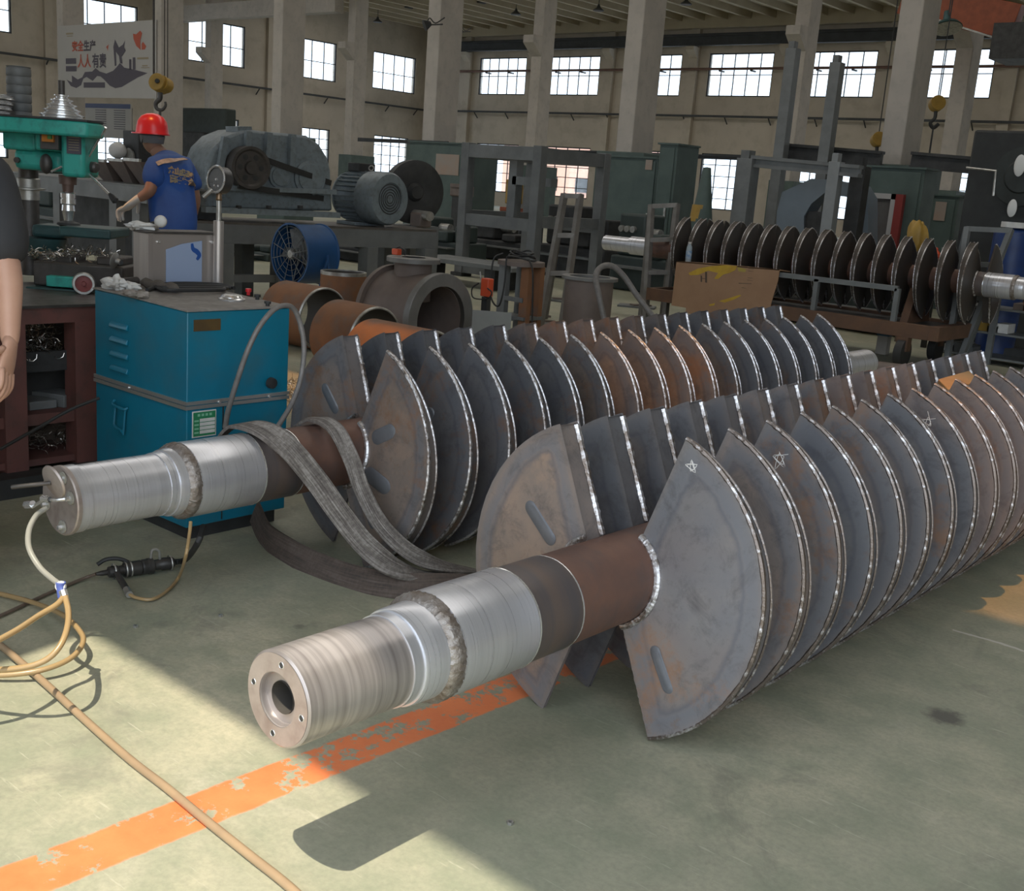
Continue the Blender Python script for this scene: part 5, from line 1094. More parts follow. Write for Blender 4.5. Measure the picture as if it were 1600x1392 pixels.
# ---------------------------------------------------------------- stand table with cables, ladder frames, upright pipe with hose
q = P(815, 406, 10.2); tb = thing('welding_stand', 'round topped steel stand with coiled cable on it', 'stand', (q.x, q.y, 0))
part('top_disc', M().lathe((q.x, q.y, q.z-.05), (0, 0, 1), [(0, .001), (0, .215), (.04, .215), (.04, .001)], 36), BROWNP, tb)
for dx, dy, m_ in ((-.15, -.05, IRON), (.12, -.05, RUSTP), (-.1, .14, IRON), (.1, .14, RUSTP)): part('leg', M().bar((q.x+dx, q.y+dy, 0), (q.x+dx, q.y+dy, q.z-.05), .06, .09), m_, tb)
part('lower_shelf', M().bb((q.x-.17, q.y-.1, .3), (q.x+.16, q.y+.17, .33)), IRON, tb); part('tie', M().bar((q.x-.15, q.y-.07, .48), (q.x+.12, q.y-.07, .48), .04, .04), IRON, tb)
m = M()
for k in range(4): m.tube([(q.x+(.12-.012*k)*math.cos(a*.42+k)*1.2, q.y+(.12-.012*k)*math.sin(a*.42+k), q.z+.002+.018*k+.03*math.sin(a*.42)**2) for a in range(15)], .009, 6, closed=True)
m.tube(smooth([(q.x-.1, q.y-.15, q.z+.05), (q.x-.14, q.y-.23, q.z-.02), (q.x-.13, q.y-.24, .5), (q.x-.02, q.y-.25, .42), (q.x+.02, q.y-.24, .6), (q.x+.0, q.y-.21, q.z+.02)], 6), .008, 6)
m.tube(smooth([(q.x+.17, q.y-.1, q.z+.02), (q.x+.24, q.y-.12, q.z-.08), (q.x+.29, q.y-.14, .4), (q.x+.33, q.y-.16, .02)], 6), .008, 6)
solo('cable_coil', m, RUBBER, 'black cable coil hanging over the round stand', 'cable')
q = P(922, 431, 9.3); up_ = thing('steel_pipe', 'brown upright pipe with a flat plate rim behind the second shaft', 'pipe', (q.x, q.y, 0), 'rusty pipe lengths')
part('pipe_wall', M().lathe((q.x, q.y, 0), (0, 0, 1), [(0, .18), (0, .20), (q.z-.03, .20), (q.z-.03, .18)], 40, close=True), BROWNP, up_); part('rim_plate', M().lathe((q.x, q.y, q.z-.03), (0, 0, 1), [(0, .17), (0, .235), (.025, .235), (.025, .17)], 40, close=True), mat('grey_ring', (.2, .195, .185)), up_); part('lining', M().lathe((q.x, q.y, 0), (0, 0, 1), [(0, .179), (q.z-.01, .179)], 30), INSIDE, up_)
hp = [(944, 500, 8.9), (936, 462, 8.9), (931, 432, 8.95), (940, 417, 9.0), (957, 416, 9.05), (975, 432, 9.1), (994, 460, 9.1), (1018, 492, 9.1), (1032, 510, 9.05)]
solo('rubber_hose', M().tube(smooth([P(*p) for p in hp], 6), .024, 10), HOSE, 'thick grey rubber hose arching out of the upright pipe', 'hose')
def trestle(label, pts, d, depth, mt):
    """an A-shaped frame: two leaning rails with rungs, a second pair behind"""
    (a0, a1), (b0, b1) = pts; o = [P(*a0, d), P(*a1, d), P(*b0, d), P(*b1, d)]; c_ = (o[0]+o[2])/2; t = thing('trestle', label, 'trestle', (c_.x, c_.y, max(0, min(o[0].z, o[2].z))), 'steel trestles'); bk = V((FW.x, FW.y, 0)).normalized()*depth
    for a, b in ((o[0], o[1]), (o[2], o[3])):
        part('rail', M().bar(V((a.x, a.y, 0)) if a.z < .25 else a+(a-b).normalized()*((a.z)/max(.01, (b-a).normalized().z)), b, .075, .05), mt, t)
        part('back_rail', M().bar(V((a.x, a.y, 0))+bk*2.2, b+bk*.1, .075, .05), mt, t)
    for f in (.02, .5, .96): part('rung', M().bar(o[1].lerp(o[0], f), o[3].lerp(o[2], f), .07, .05), mt, t)
    return t
GB = mat('bare_angle_iron', (.22, .205, .185), (.16, .145, .13), .5, .3, 6)
trestle('leaning grey trestle left of the crosswise shaft', (((858, 432), (882, 303)), ((889, 432), (907, 304))), 12.2, .35, GB)
trestle('trestle standing under the left journal of the crosswise shaft', (((1012, 430), (1018, 320)), ((1046, 430), (1058, 318))), 13.4, .12, GB)
trestle('trestle under the right journal of the crosswise shaft', (((1494, 470), (1512, 355)), ((1536, 470), (1580, 358))), 11.6, .12, IRON)
# ---------------------------------------------------------------- cart under the crosswise shaft, cardboard, bottle
YC = 11.0
x0, x1 = PY(1180, 500, YC).x, PY(1452, 515, YC).x; z0 = zat(x1, YC, 518); z1 = zat(x1, YC, 490)
ct = thing('steel_cart', 'rusty steel cart on casters under the crosswise shaft', 'cart', ((x0+x1)/2, YC+.4, 0)); RBR = mat('rust_brown_cart', (.145, .075, .042), (.11, .062, .04), .7, .1, 5)
z0, z1 = .30, .44
part('side_beam', M().bb((x0-1.4, YC, z0), (x1, YC+.08, z1)), RBR, ct, .004); part('side_beam', M().bb((x0-1.4, YC+.9, z0), (x1, YC+.98, z1)), RBR, ct, .004)
part('end_beam', M().bb((x1, YC, z0), (x1+.1, YC+.98, z1)), RBR, ct, .004); part('end_beam', M().bb((x0-1.45, YC, z0), (x0-1.4, YC+.98, z1)), RBR, ct)
part('deck', M().bb((x0-1.4, YC+.06, z1-.05), (x1, YC+.92, z1-.03)), DARK, ct)
ra, rb_ = PY(1215, 429, YC), PY(1402, 446, YC)
part('guard_rail', M().bar(V((ra.x-1.0, YC+.03, ra.z+.0)), V((rb_.x, YC+.03, ra.z)), .05, .05), IRON, ct)
for px_ in (1272, 1400): xx = PY(px_, 460, YC).x; part('rail_post', M().bar((xx, YC+.03, z1), (xx, YC+.03, ra.z), .05, .05), IRON, ct)
for xx, yy in ((x1-.25, YC+.04), (PY(1376, 540, YC).x-1.6, YC+.04), (x1-.25, YC+.94), (x0-1.1, YC+.94)):
    w_ = part('caster', M().cyl((xx-.04, yy, .14), (xx+.04, yy, .14), .14, n=24), RUBBER, ct); part('fork', M().bb((xx-.06, yy-.05, .16), (xx+.06, yy+.05, z0)), RBR, w_)
q = G(1378, 553); cst = thing('yellow_jack', 'pale post with blue collar standing before the cart', 'jack', (q.x, q.y, 0)); part('post', M().bb((q.x-.06, q.y-.05, 0), (q.x+.06, q.y+.05, .2)), CONC, cst, .006); part('collar', M().bb((q.x-.065, q.y-.055, .2), (q.x+.065, q.y+.055, .25)), flatmat('dull_blue', (.04, .10, .16), .5), cst)
# saddles that carry the crosswise shaft
for k, px_ in enumerate((1090, 1440)):
    xx = PY(px_, 430, 11.6).x; t = thing('shaft_saddle', ['steel saddle holding up the left part of the crosswise shaft', 'steel saddle holding up the right part of the crosswise shaft'][k], 'saddle', (xx, 11.6, z1-.03)); part('block', M().prism([(11.3, z1-.03), (11.9, z1-.03), (11.75, .76), (11.45, .76)], 'x', xx-.04, xx+.04), RBR, t)
# cardboard sheet hung over the guard rail
def CB(px, py, y=YC-.04): return PY(px, py, y)
front = [CB(*p) for p in [(1057, 408), (1110, 411), (1165, 416), (1218, 421), (1215, 440), (1208, 462), (1204, 476), (1203, 496), (1100, 494), (1071, 489), (1072, 481), (1049, 477), (1052, 450)]]
m = M(); k = len(front); m.add(front+[p+V((0, .012, 0)) for p in front], [tuple(range(k)), tuple(range(2*k-1, k-1, -1))]+[(i, (i+1) % k, k+(i+1) % k, k+i) for i in range(k)])
cbd = thing('cardboard_sheet', 'brown cardboard sheet with yellow smears hung on the cart', 'cardboard', (sum(p.x for p in front)/k, YC-.03, min(p.z for p in front))); part('sheet', m, CARD, cbd)
a, b = CB(1057, 408), CB(1218, 421)
m = M(); q4 = [a, b, b+V((0, .25, -.02)), a+V((0, .25, -.02))]; m.add(q4+[p+V((0, 0, -.01)) for p in q4], [(0, 1, 2, 3), (7, 6, 5, 4), (0, 4, 5, 1), (1, 5, 6, 2), (2, 6, 7, 3), (3, 7, 4, 0)]); part('folded_top', m, CARD, cbd)
def smear(pts, mt=YPAINT, nm='paint_smear'):
    v = [CB(*p, YC-.043) for p in pts]; mm = M().add(v, [tuple(range(len(v)))]); part(nm, mm, mt, cbd, flat=True)
def Z(x, y): return (1040+x/8.42, 360+y/8.42)
smear([Z(*p) for p in [(300, 560), (430, 500), (600, 470), (800, 455), (940, 470), (920, 520), (840, 560), (760, 580), (690, 640), (640, 635), (690, 560), (560, 530), (430, 585), (320, 590)]])
smear([Z(*p) for p in [(700, 930), (820, 895), (980, 845), (995, 860), (910, 905), (780, 950)]]); smear([Z(*p) for p in [(570, 975), (650, 955), (640, 985), (580, 995)]])
smear([Z(*p) for p in [(940, 480), (1060, 510), (1050, 550), (960, 540)]], mat('pale_yellow_paint', (.40, .30, .06), (.36, .27, .06)))
CI = flatmat('carton_ink', (.10, .07, .05), .8)
for x0_, y0_, x1_, y1_ in ((460, 590, 480, 680), (520, 540, 545, 690), (460, 625, 545, 640), (960, 690, 1130, 705), (1000, 750, 1060, 762), (1085, 500, 1165, 512), (1085, 530, 1160, 542), (1080, 620, 1150, 632), (1075, 650, 1145, 662)): smear([Z(x0_, y0_), Z(x1_, y0_+8), Z(x1_, y1_), Z(x0_, y1_-6)], CI, 'carton_print')
q = CB(1075, 409, YC+.06); bz_ = q.z
bt_ = thing('water_bottle', 'small clear plastic water bottle with blue label on the cardboard', 'bottle', (q.x, q.y, bz_)); part('bottle', M().lathe((q.x, q.y, bz_), (0, 0, 1), [(0, .001), (0, .030), (.01, .033), (.06, .031), (.14, .033), (.17, .030), (.195, .014), (.205, .0125)], 20), flatmat('pet_plastic', (.30, .36, .40), .15), bt_)
part('label', M().lathe((q.x, q.y, bz_), (0, 0, 1), [(.035, .0335), (.125, .0345)], 20), mat('bottle_label', (.10, .22, .42), (.40, .46, .52), .5, 0, 40), bt_); part('cap', M().cyl((q.x, q.y, bz_+.203), (q.x, q.y, bz_+.222), .015, n=16), WHITE, bt_)
# pipe offcut on the floor behind the second shaft's far end
q = G(1330, 590); L_ = .55; dr = V((.95, .3, 0)).normalized(); oc = thing('steel_pipe', 'short brown pipe offcut on the floor before the cart', 'pipe', (q.x, q.y, 0), 'rusty pipe lengths'); part('pipe_wall', M().lathe((q.x, q.y, .09), dr, [(0, .06), (0, .09), (L_, .09), (L_, .06)], 28, close=True), BROWNP, oc); part('lining', M().lathe((q.x, q.y, .09), dr, [(0, .059), (L_-.02, .059), (L_-.02, .001)], 28), INSIDE, oc)
# ---------------------------------------------------------------- tall steel rack
YR = 13.3
rk = thing('steel_rack', 'tall grey fabricated steel rack frame left of the ladder trestle', 'rack', (PY(780, 300, YR).x, YR+.5, 0))
xa, xb = PY(728, 300, YR).x, PY(840, 300, YR).x; zt_ = zat(xb, YR, 228)
for x, y in ((xa, YR), (xb, YR), (xa, YR+1.6), (xb, YR+1.6)):
    part('post', M().bb((x-.08, y-.08, .06), (x+.08, y+.08, zt_)), IRON, rk, .005); part('foot_plate', M().bb((x-.12, y-.12, 0), (x+.12, y+.12, .06)), DARK, rk)
for y in (YR, YR+1.6):
    part('top_beam', M().bb((xa+.08, y-.07, zt_-.22), (xb-.08, y+.07, zt_-.02)), IRON, rk)
    part('middle_beam', M().bb((xa+.08, y-.06, zat(xb, YR, 352)-.1), (xb-.08, y+.06, zat(xb, YR, 352)+.08)), IRON, rk)
for x in (xa, xb):
    part('side_beam', M().bb((x-.07, YR+.08, zt_-.22), (x+.07, YR+1.52, zt_-.02)), IRON, rk); part('side_beam', M().bb((x-.06, YR+.08, .9), (x+.06, YR+1.52, 1.05)), IRON, rk)
xm = PY(779, 300, YR).x; part('inner_post', M().bb((xm-.08, YR+.3, .8), (xm+.08, YR+.46, zt_-.22)), IRON, rk); part('shelf_beam', M().bb((xm, YR+.3, zat(xm, YR+.3, 288)), (xb, YR+.46, zat(xm, YR+.3, 275))), IRON, rk)
part('lower_beam', M().bb((xa+.08, YR-.06, .06), (xb-.08, YR+.06, .2)), IRON, rk)
q = PY(740, 395, 12.6); 
pl = thing('floor_plate', 'thick dark steel plate lying on blocks in front of the rack', 'steel plate', (PY(740, 400, 12.2).x, 12.2, 0)); part('plate', M().bb((PY(640, 420, 11.9).x, 11.9, .30), (PY(800, 420, 11.9).x, 12.7, .36)), IRON, pl, .004)
for px_ in (660, 780): x = PY(px_, 420, 12.2).x; part('block', M().bb((x-.1, 12.0, 0), (x+.1, 12.6, .30)), DARK, pl)
# things on far shelves seen through the rack
YS = 18.0
for k, (lab, px0, py0, px1, py1, mt_, cat_) in enumerate((('yellow hoist body on the shelf behind the rack', 788, 283, 800, 318, YEL, 'hoist'), ('orange-red machine casing low behind the rack', 779, 328, 815, 345, ORNG, 'machine'), ('grey cupboard behind the rack at the right', 802, 296, 818, 345, mat('cupboard_grey', (.22, .22, .21), (.18, .18, .175), .6), 'cupboard'), ('brown machine head right of the green cabinet', 702, 290, 722, 306, BROWNP, 'machine'), ('orange grinder stand right of the flywheel', 703, 325, 719, 358, ORNG, 'machine'))):
    YS = 18.0+.55*[0, 1, 2, 0, 1][k]
    a, b = PY(px0, py1, YS), PY(px1, py0, YS); t = thing(['hoist_body', 'machine_casing', 'cupboard', 'bench_drill', 'grinder_stand'][k], lab, cat_, ((a.x+b.x)/2, YS+.2, max(0, 0))); zl = max(a.z, .05)
    part('body', M().bb((a.x, YS, zl), (b.x, YS+.4, b.z)), mt_, t, .03); part('pedestal', M().bb((a.x+.04, YS+.05, 0), (b.x-.04, YS+.35, zl)), DARK, t); part('cap', M().bb((a.x+.03, YS-.03, b.z-.05), (b.x-.03, YS+.1, b.z+.03)), mt_, t, .01)
# green sheet cabinet with a notice round the column left of the rack
def sheet_cabinet(name, label, px0, py0, px1, Y, dy, mt, zb=0.0, note=None, cat_='cabinet'):
    a, b = PY(px0, py0, Y), PY(px1, py0, Y); t = thing(name, label, cat_, ((a.x+b.x)/2, Y+dy/2, zb)); zt = b.z
    part('carcass', M().bb((a.x, Y, zb), (b.x, Y+dy, zt)), mt, t, .01); part('door', M().bb((a.x+.05, Y-.02, zb+.1), (b.x-.05, Y, zt-.08)), mt, t, .006)
    part('handle', M().bb((b.x-.14, Y-.05, (zb+zt)/2-.08), (b.x-.10, Y-.02, (zb+zt)/2+.08)), CUT, t); part('top_rim', M().bb((a.x-.03, Y-.04, zt-.03), (b.x+.03, Y+dy, zt)), mt, t)
    if note:
        p, q = PY(note[0], note[3], Y-.03), PY(note[2], note[1], Y-.03); part('notice', M().bb((p.x, Y-.035, p.z), (q.x, Y-.03, q.z)), mat('faded_notice', (.30, .27, .235), (.34, .25, .20), .8, 0, 3), t)
    return t
sheet_cabinet('switch_cabinet', 'green switch cabinet with faded notice at the foot of a column', 640, 224, 736, 18.6, .9, GREEN, note=(680, 242, 718, 272))
sheet_cabinet('control_cabinet', 'dark green control cabinet below the broad middle column', 940, 246, 1030, 17.5, .9, GREEN, note=(1008, 250, 1020, 265))
sheet_cabinet('tall_cabinet', 'tall narrow green cabinet right of the middle column', 1032, 224, 1060, 17.2, .7, GREEN)
sheet_cabinet('sheet_booth', 'big green sheet booth under the right pale column', 1345, 262, 1447, 17.0, .5, GREEN, cat_='booth')
sheet_cabinet('meter_box', 'small green box with pale front in front of the right window', 1452, 305, 1500, 18.6, .8, GREEN, note=(1458, 316, 1480, 344))
# tall dark posts and gantry between the columns
def post(label, px, pyt, Y, w_, mt, zb=0):
    a = PY(px, pyt, Y); t = thing('steel_post', label, 'post', (a.x, Y, zb), 'tall posts'); part('post', M().bb((a.x-w_/2, Y-w_/2, zb), (a.x+w_/2, Y+w_/2, a.z)), mt, t, .005)
    part('cap', M().bb((a.x-w_*.35, Y-w_*.35, a.z), (a.x+w_*.2, Y+w_*.35, a.z+.12)), mt, t); part('base_plate', M().bb((a.x-w_, Y-w_, zb), (a.x+w_, Y+w_, zb+.03)), mt, t)
post('tall dark steel post left of the second-row column', 1240, 76, 19, .2, IRON); post('tall dark steel post in front of a bright upper window', 1309, 98, 19, .2, IRON)
post('light grey post in front of the grey press', 1308, 253, 15.5, .17, mat('light_grey_post', (.24, .255, .26), (.21, .22, .225), .5)); post('grey post at the left end of the long cross bar', 1170, 248, 15.5, .26, IRON); post('dark grey post right of the light post', 1346, 260, 15.95, .22, DARK)
def cross(label, p0, p1, Y, w_, h_, mt): a, b = PY(*p0, Y), PY(*p1, Y); t = thing('cross_beam', label, 'beam', (a+b)/2, 'steel cross beams'); part('web', M().bar(a, b, w_*.4, h_), mt, t); part('flange', M().bar(a+V((0, 0, h_/2)), b+V((0, 0, h_/2)), w_, .05), mt, t); part('flange', M().bar(a-V((0, 0, h_/2)), b-V((0, 0, h_/2)), w_, .05), mt, t)
cross('dark cross beam behind the tall posts', (1228, 236), (1378, 249), 19.3, .2, .22, DARK); cross('dark cross beam right of the pale column above the window', (1425, 250), (1560, 262), 19.3, .2, .22, DARK); cross('grey cross bar above the grey press', (1176, 252), (1345, 268), 15.5, .15, .12, IRON)
cross('thin pipe rail over the left machines', (560, 218), (700, 224), 19.0, .05, .04, RAIL); cross('thin pipe rail over the middle windows', (860, 236), (1240, 250), 21.5, .05, .04, RAIL)
# C-frame press
YP = 16.2; pf = [PY(x, y, YP) for x, y in [(1212, 420), (1214, 330), (1222, 300), (1268, 279), (1300, 281), (1345, 290), (1356, 310), (1356, 420), (1335, 420), (1332, 310), (1290, 300), (1268, 318), (1256, 338), (1256, 420)]]
for p in pf:
    if p.z < .4: p.z = 0.0
lowz = min(p.z for p in pf); pf = [V((p.x, p.y, 0 if p.z < lowz+.02 else p.z)) for p in pf]
pr = thing('press_frame', 'blue-grey C-shaped press frame behind the crosswise shaft', 'press', (PY(1284, 400, YP).x, YP, 0)); k = len(pf)
m = M(); m.add(pf+[p+V((0, .35, 0)) for p in pf], [tuple(range(k-1, -1, -1)), tuple(range(k, 2*k))]+[(i, (i+1) % k, k+(i+1) % k, k+i) for i in range(k)]); part('frame_plate', m, mat('press_blue_grey', (.17, .205, .24), (.145, .175, .205), .5, 0, 2), pr)
a = PY(1270, 330, YP+.1); part('ram', M().bb((a.x-.1, YP+.05, a.z-.4), (a.x+.28, YP+.3, a.z)), DARK, pr, .01); part('die', M().bb((a.x, YP+.06, a.z-.55), (a.x+.18, YP+.28, a.z-.4)), ORNG, pr)
# white door frame with red edge in the booth
a, b = PY(1348, 300, 16.9), PY(1392, 370, 16.9); df = thing('door_frame', 'white door frame with a red edge set in the green booth', 'door frame', ((a.x+b.x)/2, 16.9, 0))
WF = flatmat('white_frame', (.42, .41, .40), .6); part('head', M().bb((a.x, 16.88, a.z-.08), (b.x, 16.95, a.z)), WF, df); part('jamb', M().bb((b.x-.08, 16.88, 0), (b.x, 16.95, a.z)), WF, df); part('red_edge', M().bb((b.x, 16.86, 0), (b.x+.12, 16.95, a.z)), flatmat('door_red', (.25, .04, .035), .5), df); part('pane', M().bb((a.x, 16.91, 0), (b.x-.08, 16.93, a.z-.08)), mat('door_dark', (.10, .095, .09), (.08, .07, .065), .4), df)
# green cone machine with yellow band, hung ladder
q = PY(1105, 262, 15); cn = thing('cone_hopper', 'dark green tapering post with a yellow band by the right window', 'machine', (q.x, 15, 0)); part('cone', M().lathe((q.x, 15, 0), (0, 0, 1), [(0, .22), (.9, .2), (q.z, .06), (q.z+.01, .001)], 20), GREEN, cn); part('yellow_band', M().lathe((q.x-.02, 15, 1.15), (0, 0, 1), [(0, .168), (.25, .145)], 20), YEL, cn)
# yellow hoist lying behind the shaft and red extinguisher
q = PY(1432, 372, 13.2); yh = thing('chain_hoist', 'dull yellow chain hoist standing behind the crosswise shaft', 'hoist', (q.x, 13.2, 0)); part('body', blob(M(), (q.x, 13.2, q.z), (.12, .1, .2), 21, .18), YEL, yh); part('stand', M().bb((q.x-.06, 13.15, 0), (q.x+.06, 13.25, q.z-.1)), BROWNP, yh)
q = PY(1461, 403, 12.9); fe = thing('fire_extinguisher', 'small red extinguisher hanging behind the shaft', 'extinguisher', (q.x, 12.9, 0)); part('cylinder', M().lathe((q.x, 12.9, q.z-.12), (0, 0, 1), [(0, .001), (0, .05), (.02, .055), (.17, .055), (.21, .02), (.23, .02), (.24, .001)], 20), REDO, fe); part('bracket', M().bb((q.x-.03, 12.95, 0), (q.x+.03, 12.99, q.z+.05)), DARK, fe)
# dark lathe at the right edge
YL = 14.0; a = PY(1500, 200, YL); b = PY(1640, 222, YL)
lt = thing('big_lathe', 'large dark machine with round openings at the right edge', 'machine', ((a.x+b.x)/2, YL+.6, 0)); part('body', M().bb((a.x+.1, YL+.2, 0), (b.x+.8, YL+1.4, a.z)), mat('lathe_black', (.022, .024, .023), (.016, .017, .017), .6), lt, .03)
q = PY(1590, 275, YL); part('face_plate', M().lathe((q.x, YL+.2, q.z), (0, -1, 0), [(0, .34), (.05, .34), (.06, .2), (.08, .18), (.08, .001)], 40), mat('lathe_dark_green', (.024, .03, .028), (.018, .022, .02), .6), lt)
for px_, py_, r_ in ((1590, 258, .12), (1578, 325, .10)): q = PY(px_, py_, YL-.0); part('round_opening', M().ball((q.x, YL+.08, q.z), (r_*.55, .02, r_*1.05), 20, 10), flatmat('pale_disc', (.62, .62, .6), .5), lt)
part('pipe', M().tube([PY(1510, 262, YL), PY(1556, 267, YL), PY(1552, 306, YL)], .015, 6), CUT, lt)
q = PY(1580, 385, 13.0); bd = thing('blue_drum', 'blue plastic drum behind the right trestle', 'drum', (q.x, 13.0, 0)); BD = mat('drum_blue', (.01, .04, .16), (.01, .03, .12), .45); part('shell', M().lathe((q.x, 13.0, 0), (0, 0, 1), [(0, .001), (0, .2), (.3, .21), (.32, .2), (.6, .21), (q.z+.15, .2), (q.z+.2, .08), (q.z+.2, .001)], 28), BD, bd); part('lid', M().lathe((q.x, 13.0, q.z+.2), (0, 0, 1), [(0, .14), (.06, .14), (.06, .001)], 20), WHITE, bd)
# crate shelf with boxes below the right journal
sx0, sx1 = PY(1480, 500, 12.4).x, PY(1640, 500, 12.4).x; shf = thing('parts_shelf', 'low shelf of small parts below the right journal', 'shelf', ((sx0+sx1)/2, 12.5, 0))
for z_ in (.06, .32, .58): part('board', M().bb((sx0, 12.3, z_), (sx1, 12.75, z_+.02)), IRON, shf)
for x in (sx0, (sx0+sx1)/2, sx1): part('upright', M().bb((x-.03, 12.28, 0), (x+.03, 12.34, .75)), IRON, shf)
for k in range(9):
    x = sx0+.08+(sx1-sx0-.16)*((k*.37) % 1); z_ = (.08, .34, .60)[k % 3]; h_ = .07+.03*(k % 2)
    solo('parts_box', M().bb((x-.06, 12.36, z_), (x+.06, 12.6, z_+h_)), [WHITE, YEL, BROWNP, IRON, WHITE, ORNG, IRON, WHITE, YEL][k], ['small white parts box on the low shelf', 'small yellow parts box on the low shelf', 'brown parts box on the low shelf', 'grey parts box on the low shelf', 'white parts box on the low shelf', 'orange parts box on the low shelf', 'grey tool box on the low shelf', 'white carton on the low shelf', 'yellow carton on the low shelf'][k], 'box', 'boxes on the low shelf', .004)
# orange crane crab top right, lamp
a, b = PY(1466, 60, 36), PY(1588, 0, 36); cr = thing('crane_crab', 'orange crane girder crossing the top right corner', 'crane', ((a.x+b.x)/2, 36, a.z)); zc_ = PY(1500, 20, 36).z
p0, p1 = PY(1462, 8, 36), PY(1590, 36, 36); part('girder', M().bar(V((p0.x-1, 36, p0.z+.25)), V((p1.x, 36, p1.z)), .5, 1.0), ORNG, cr, .02); part('end_truck', M().bb((p1.x-.4, 35.2, p1.z-1.1), (p1.x+2.5, 36.8, p1.z-.1)), DARK, cr); part('walkway_edge', M().bar(V((p0.x, 35.7, p0.z-.4)), V((p1.x, 35.7, p1.z-.6)), .05, .05), CUT, cr)
q = PY(1480, 38, 34); lp = thing('hall_lamp', 'dark hall lamp with bright rim under the crane girder', 'lamp', q); part('housing', M().lathe(q, V((.3, -.3, -1)), [(-.4, .08), (-.1, .12), (.0, .32), (.12, .42), (.13, .38)], 24), TEALD, lp); part('rim', M().lathe(q+V((.04, -.04, -.13)), V((.3, -.3, -1)), [(0, .4), (.02, .36), (.03, .001)], 24), CUT, lp); part('rod', M().cyl(q, (q.x, q.y, ZC), .02, n=6), DARK, lp)
# fans and lamps on the ceiling and columns
for k, (px_, py_) in enumerate(((638, 12), (806, 22), (752, 4), (935, 16), (1072, 6), (590, 34))):
    q = PY(px_, py_, 50); t = thing('ceiling_lamp', ['left', 'second', 'third', 'fourth', 'right', 'lowest'][k]+' small lamp hanging under the far ceiling', 'lamp', q, 'lamps under the far ceiling'); part('shade', M().lathe(q, (0, 0, -1), [(-.3, .05), (-.15, .1), (0, .3), (.04, .28), (.04, .001)], 18), DARK, t); part('rod', M().cyl(q+V((0, 0, .2)), (q.x, q.y, max(ZC, q.z+.3)), .02, n=6), DARK, t)
for k, (px_, py_) in enumerate(((666, 39), (718, 50))):
    q = PY(px_, py_, 19.6 if k == 0 else 30); t = thing('flood_lamp', ['flood lamp bracketed on the column left of the rack', 'small flood lamp right of that column'][k], 'lamp', q); part('head', M().lathe(q, V((-.5, -.8, -.4)), [(-.12, .05), (0, .11), (.05, .13), (.05, .001)], 18), DARK, t); part('bracket', M().bar(q, q+V((.25, .3, .05)), .03, .03), DARK, t); part('cable', M().tube(smooth([q, q+V((.1, 0, .15)), q+V((.2, .1, .05)), q+V((.3, .3, .2))], 4), .015, 5), DARK, t)
    if k: part('rod', M().cyl(q, (q.x, q.y, ZC), .03, n=6), DARK, t)
# long grey bench behind the worker with cut plates and bins
YB = 6.2; a, b = PY(55, 285, YB), PY(208, 298, YB); wb = thing('long_bench', 'long grey steel bench behind the worker', 'workbench', ((a.x+b.x)/2, YB+.4, 0)); bz2 = zat(b.x, YB, 292)
part('top_beam', M().bb((a.x-1, YB, bz2-.15), (b.x+.25, YB+.08, bz2)), IRON, wb); part('top', M().bb((a.x-1, YB, bz2), (b.x+.25, YB+.9, bz2+.02)), IRON, wb); part('panel', M().bb((a.x-1, YB+.85, .3), (b.x+.25, YB+.88, bz2-.15)), DARK, wb)
for px_ in (88, 176, 212): x = PY(px_, 330, YB).x; part('leg', M().bb((x-.07, YB, 0), (x+.07, YB+.1, bz2-.15)), IRON, wb)
for k, (p0, p1) in enumerate(((148, 178), (182, 206), (207, 232))):
    xa_, xb_ = PY(p0, 280, YB+.3).x, PY(p1, 280, YB+.3).x; za = zat(xa_, YB+.3, 252); t = thing('steel_bin', ['brown trapezoid steel hopper nearest the drill press', 'brown trapezoid steel hopper in the middle of the long bench', 'brown trapezoid steel hopper nearest the worker'][k], 'hopper', ((xa_+xb_)/2, YB+.45, bz2+.02), 'steel hoppers')
    m = M(); w0 = (xb_-xa_); lo_ = [(xa_+w0*.22, YB+.35, bz2+.02), (xb_-w0*.22, YB+.35, bz2+.02), (xb_-w0*.22, YB+.65, bz2+.02), (xa_+w0*.22, YB+.65, bz2+.02)]; up2 = [(xa_, YB+.2, za), (xb_, YB+.2, za), (xb_, YB+.8, za), (xa_, YB+.8, za)]; m.add(lo_+up2, [(3, 2, 1, 0), (0, 1, 5, 4), (1, 2, 6, 5), (2, 3, 7, 6), (3, 0, 4, 7)]); part('bin_shell', m, BROWNP, t); part('rim', M().bb((xa_, YB+.19, za), (xb_, YB+.22, za+.03)), CUT, t)
q = PY(204, 240, YB+.7); t = thing('wall_fan', 'small framed fan unit standing beside the worker', 'fan', (q.x, YB+.7, bz2)); part('frame', M().bb((q.x-.16, YB+.7, q.z-.22), (q.x+.16, YB+.9, q.z+.25)), DARK, t, .01); part('grille', M().lathe((q.x, YB+.69, q.z-.05), (0, -1, 0), [(0, .11), (.02, .11), (.02, .001)], 20), CUT, t); part('foot', M().bb((q.x-.1, YB+.72, bz2), (q.x+.1, YB+.88, q.z-.2)), DARK, t)
q = PY(184, 235, YB+.6); t = thing('white_lamp', 'white rounded lamp head beyond the drill press', 'lamp', (q.x, YB+.6, bz2)); part('head', M().ball(q, (.10, .1, .09), 16, 10), WHITE, t); part('stem', M().cyl((q.x, YB+.6, bz2), q, .03, n=8), DARK, t)
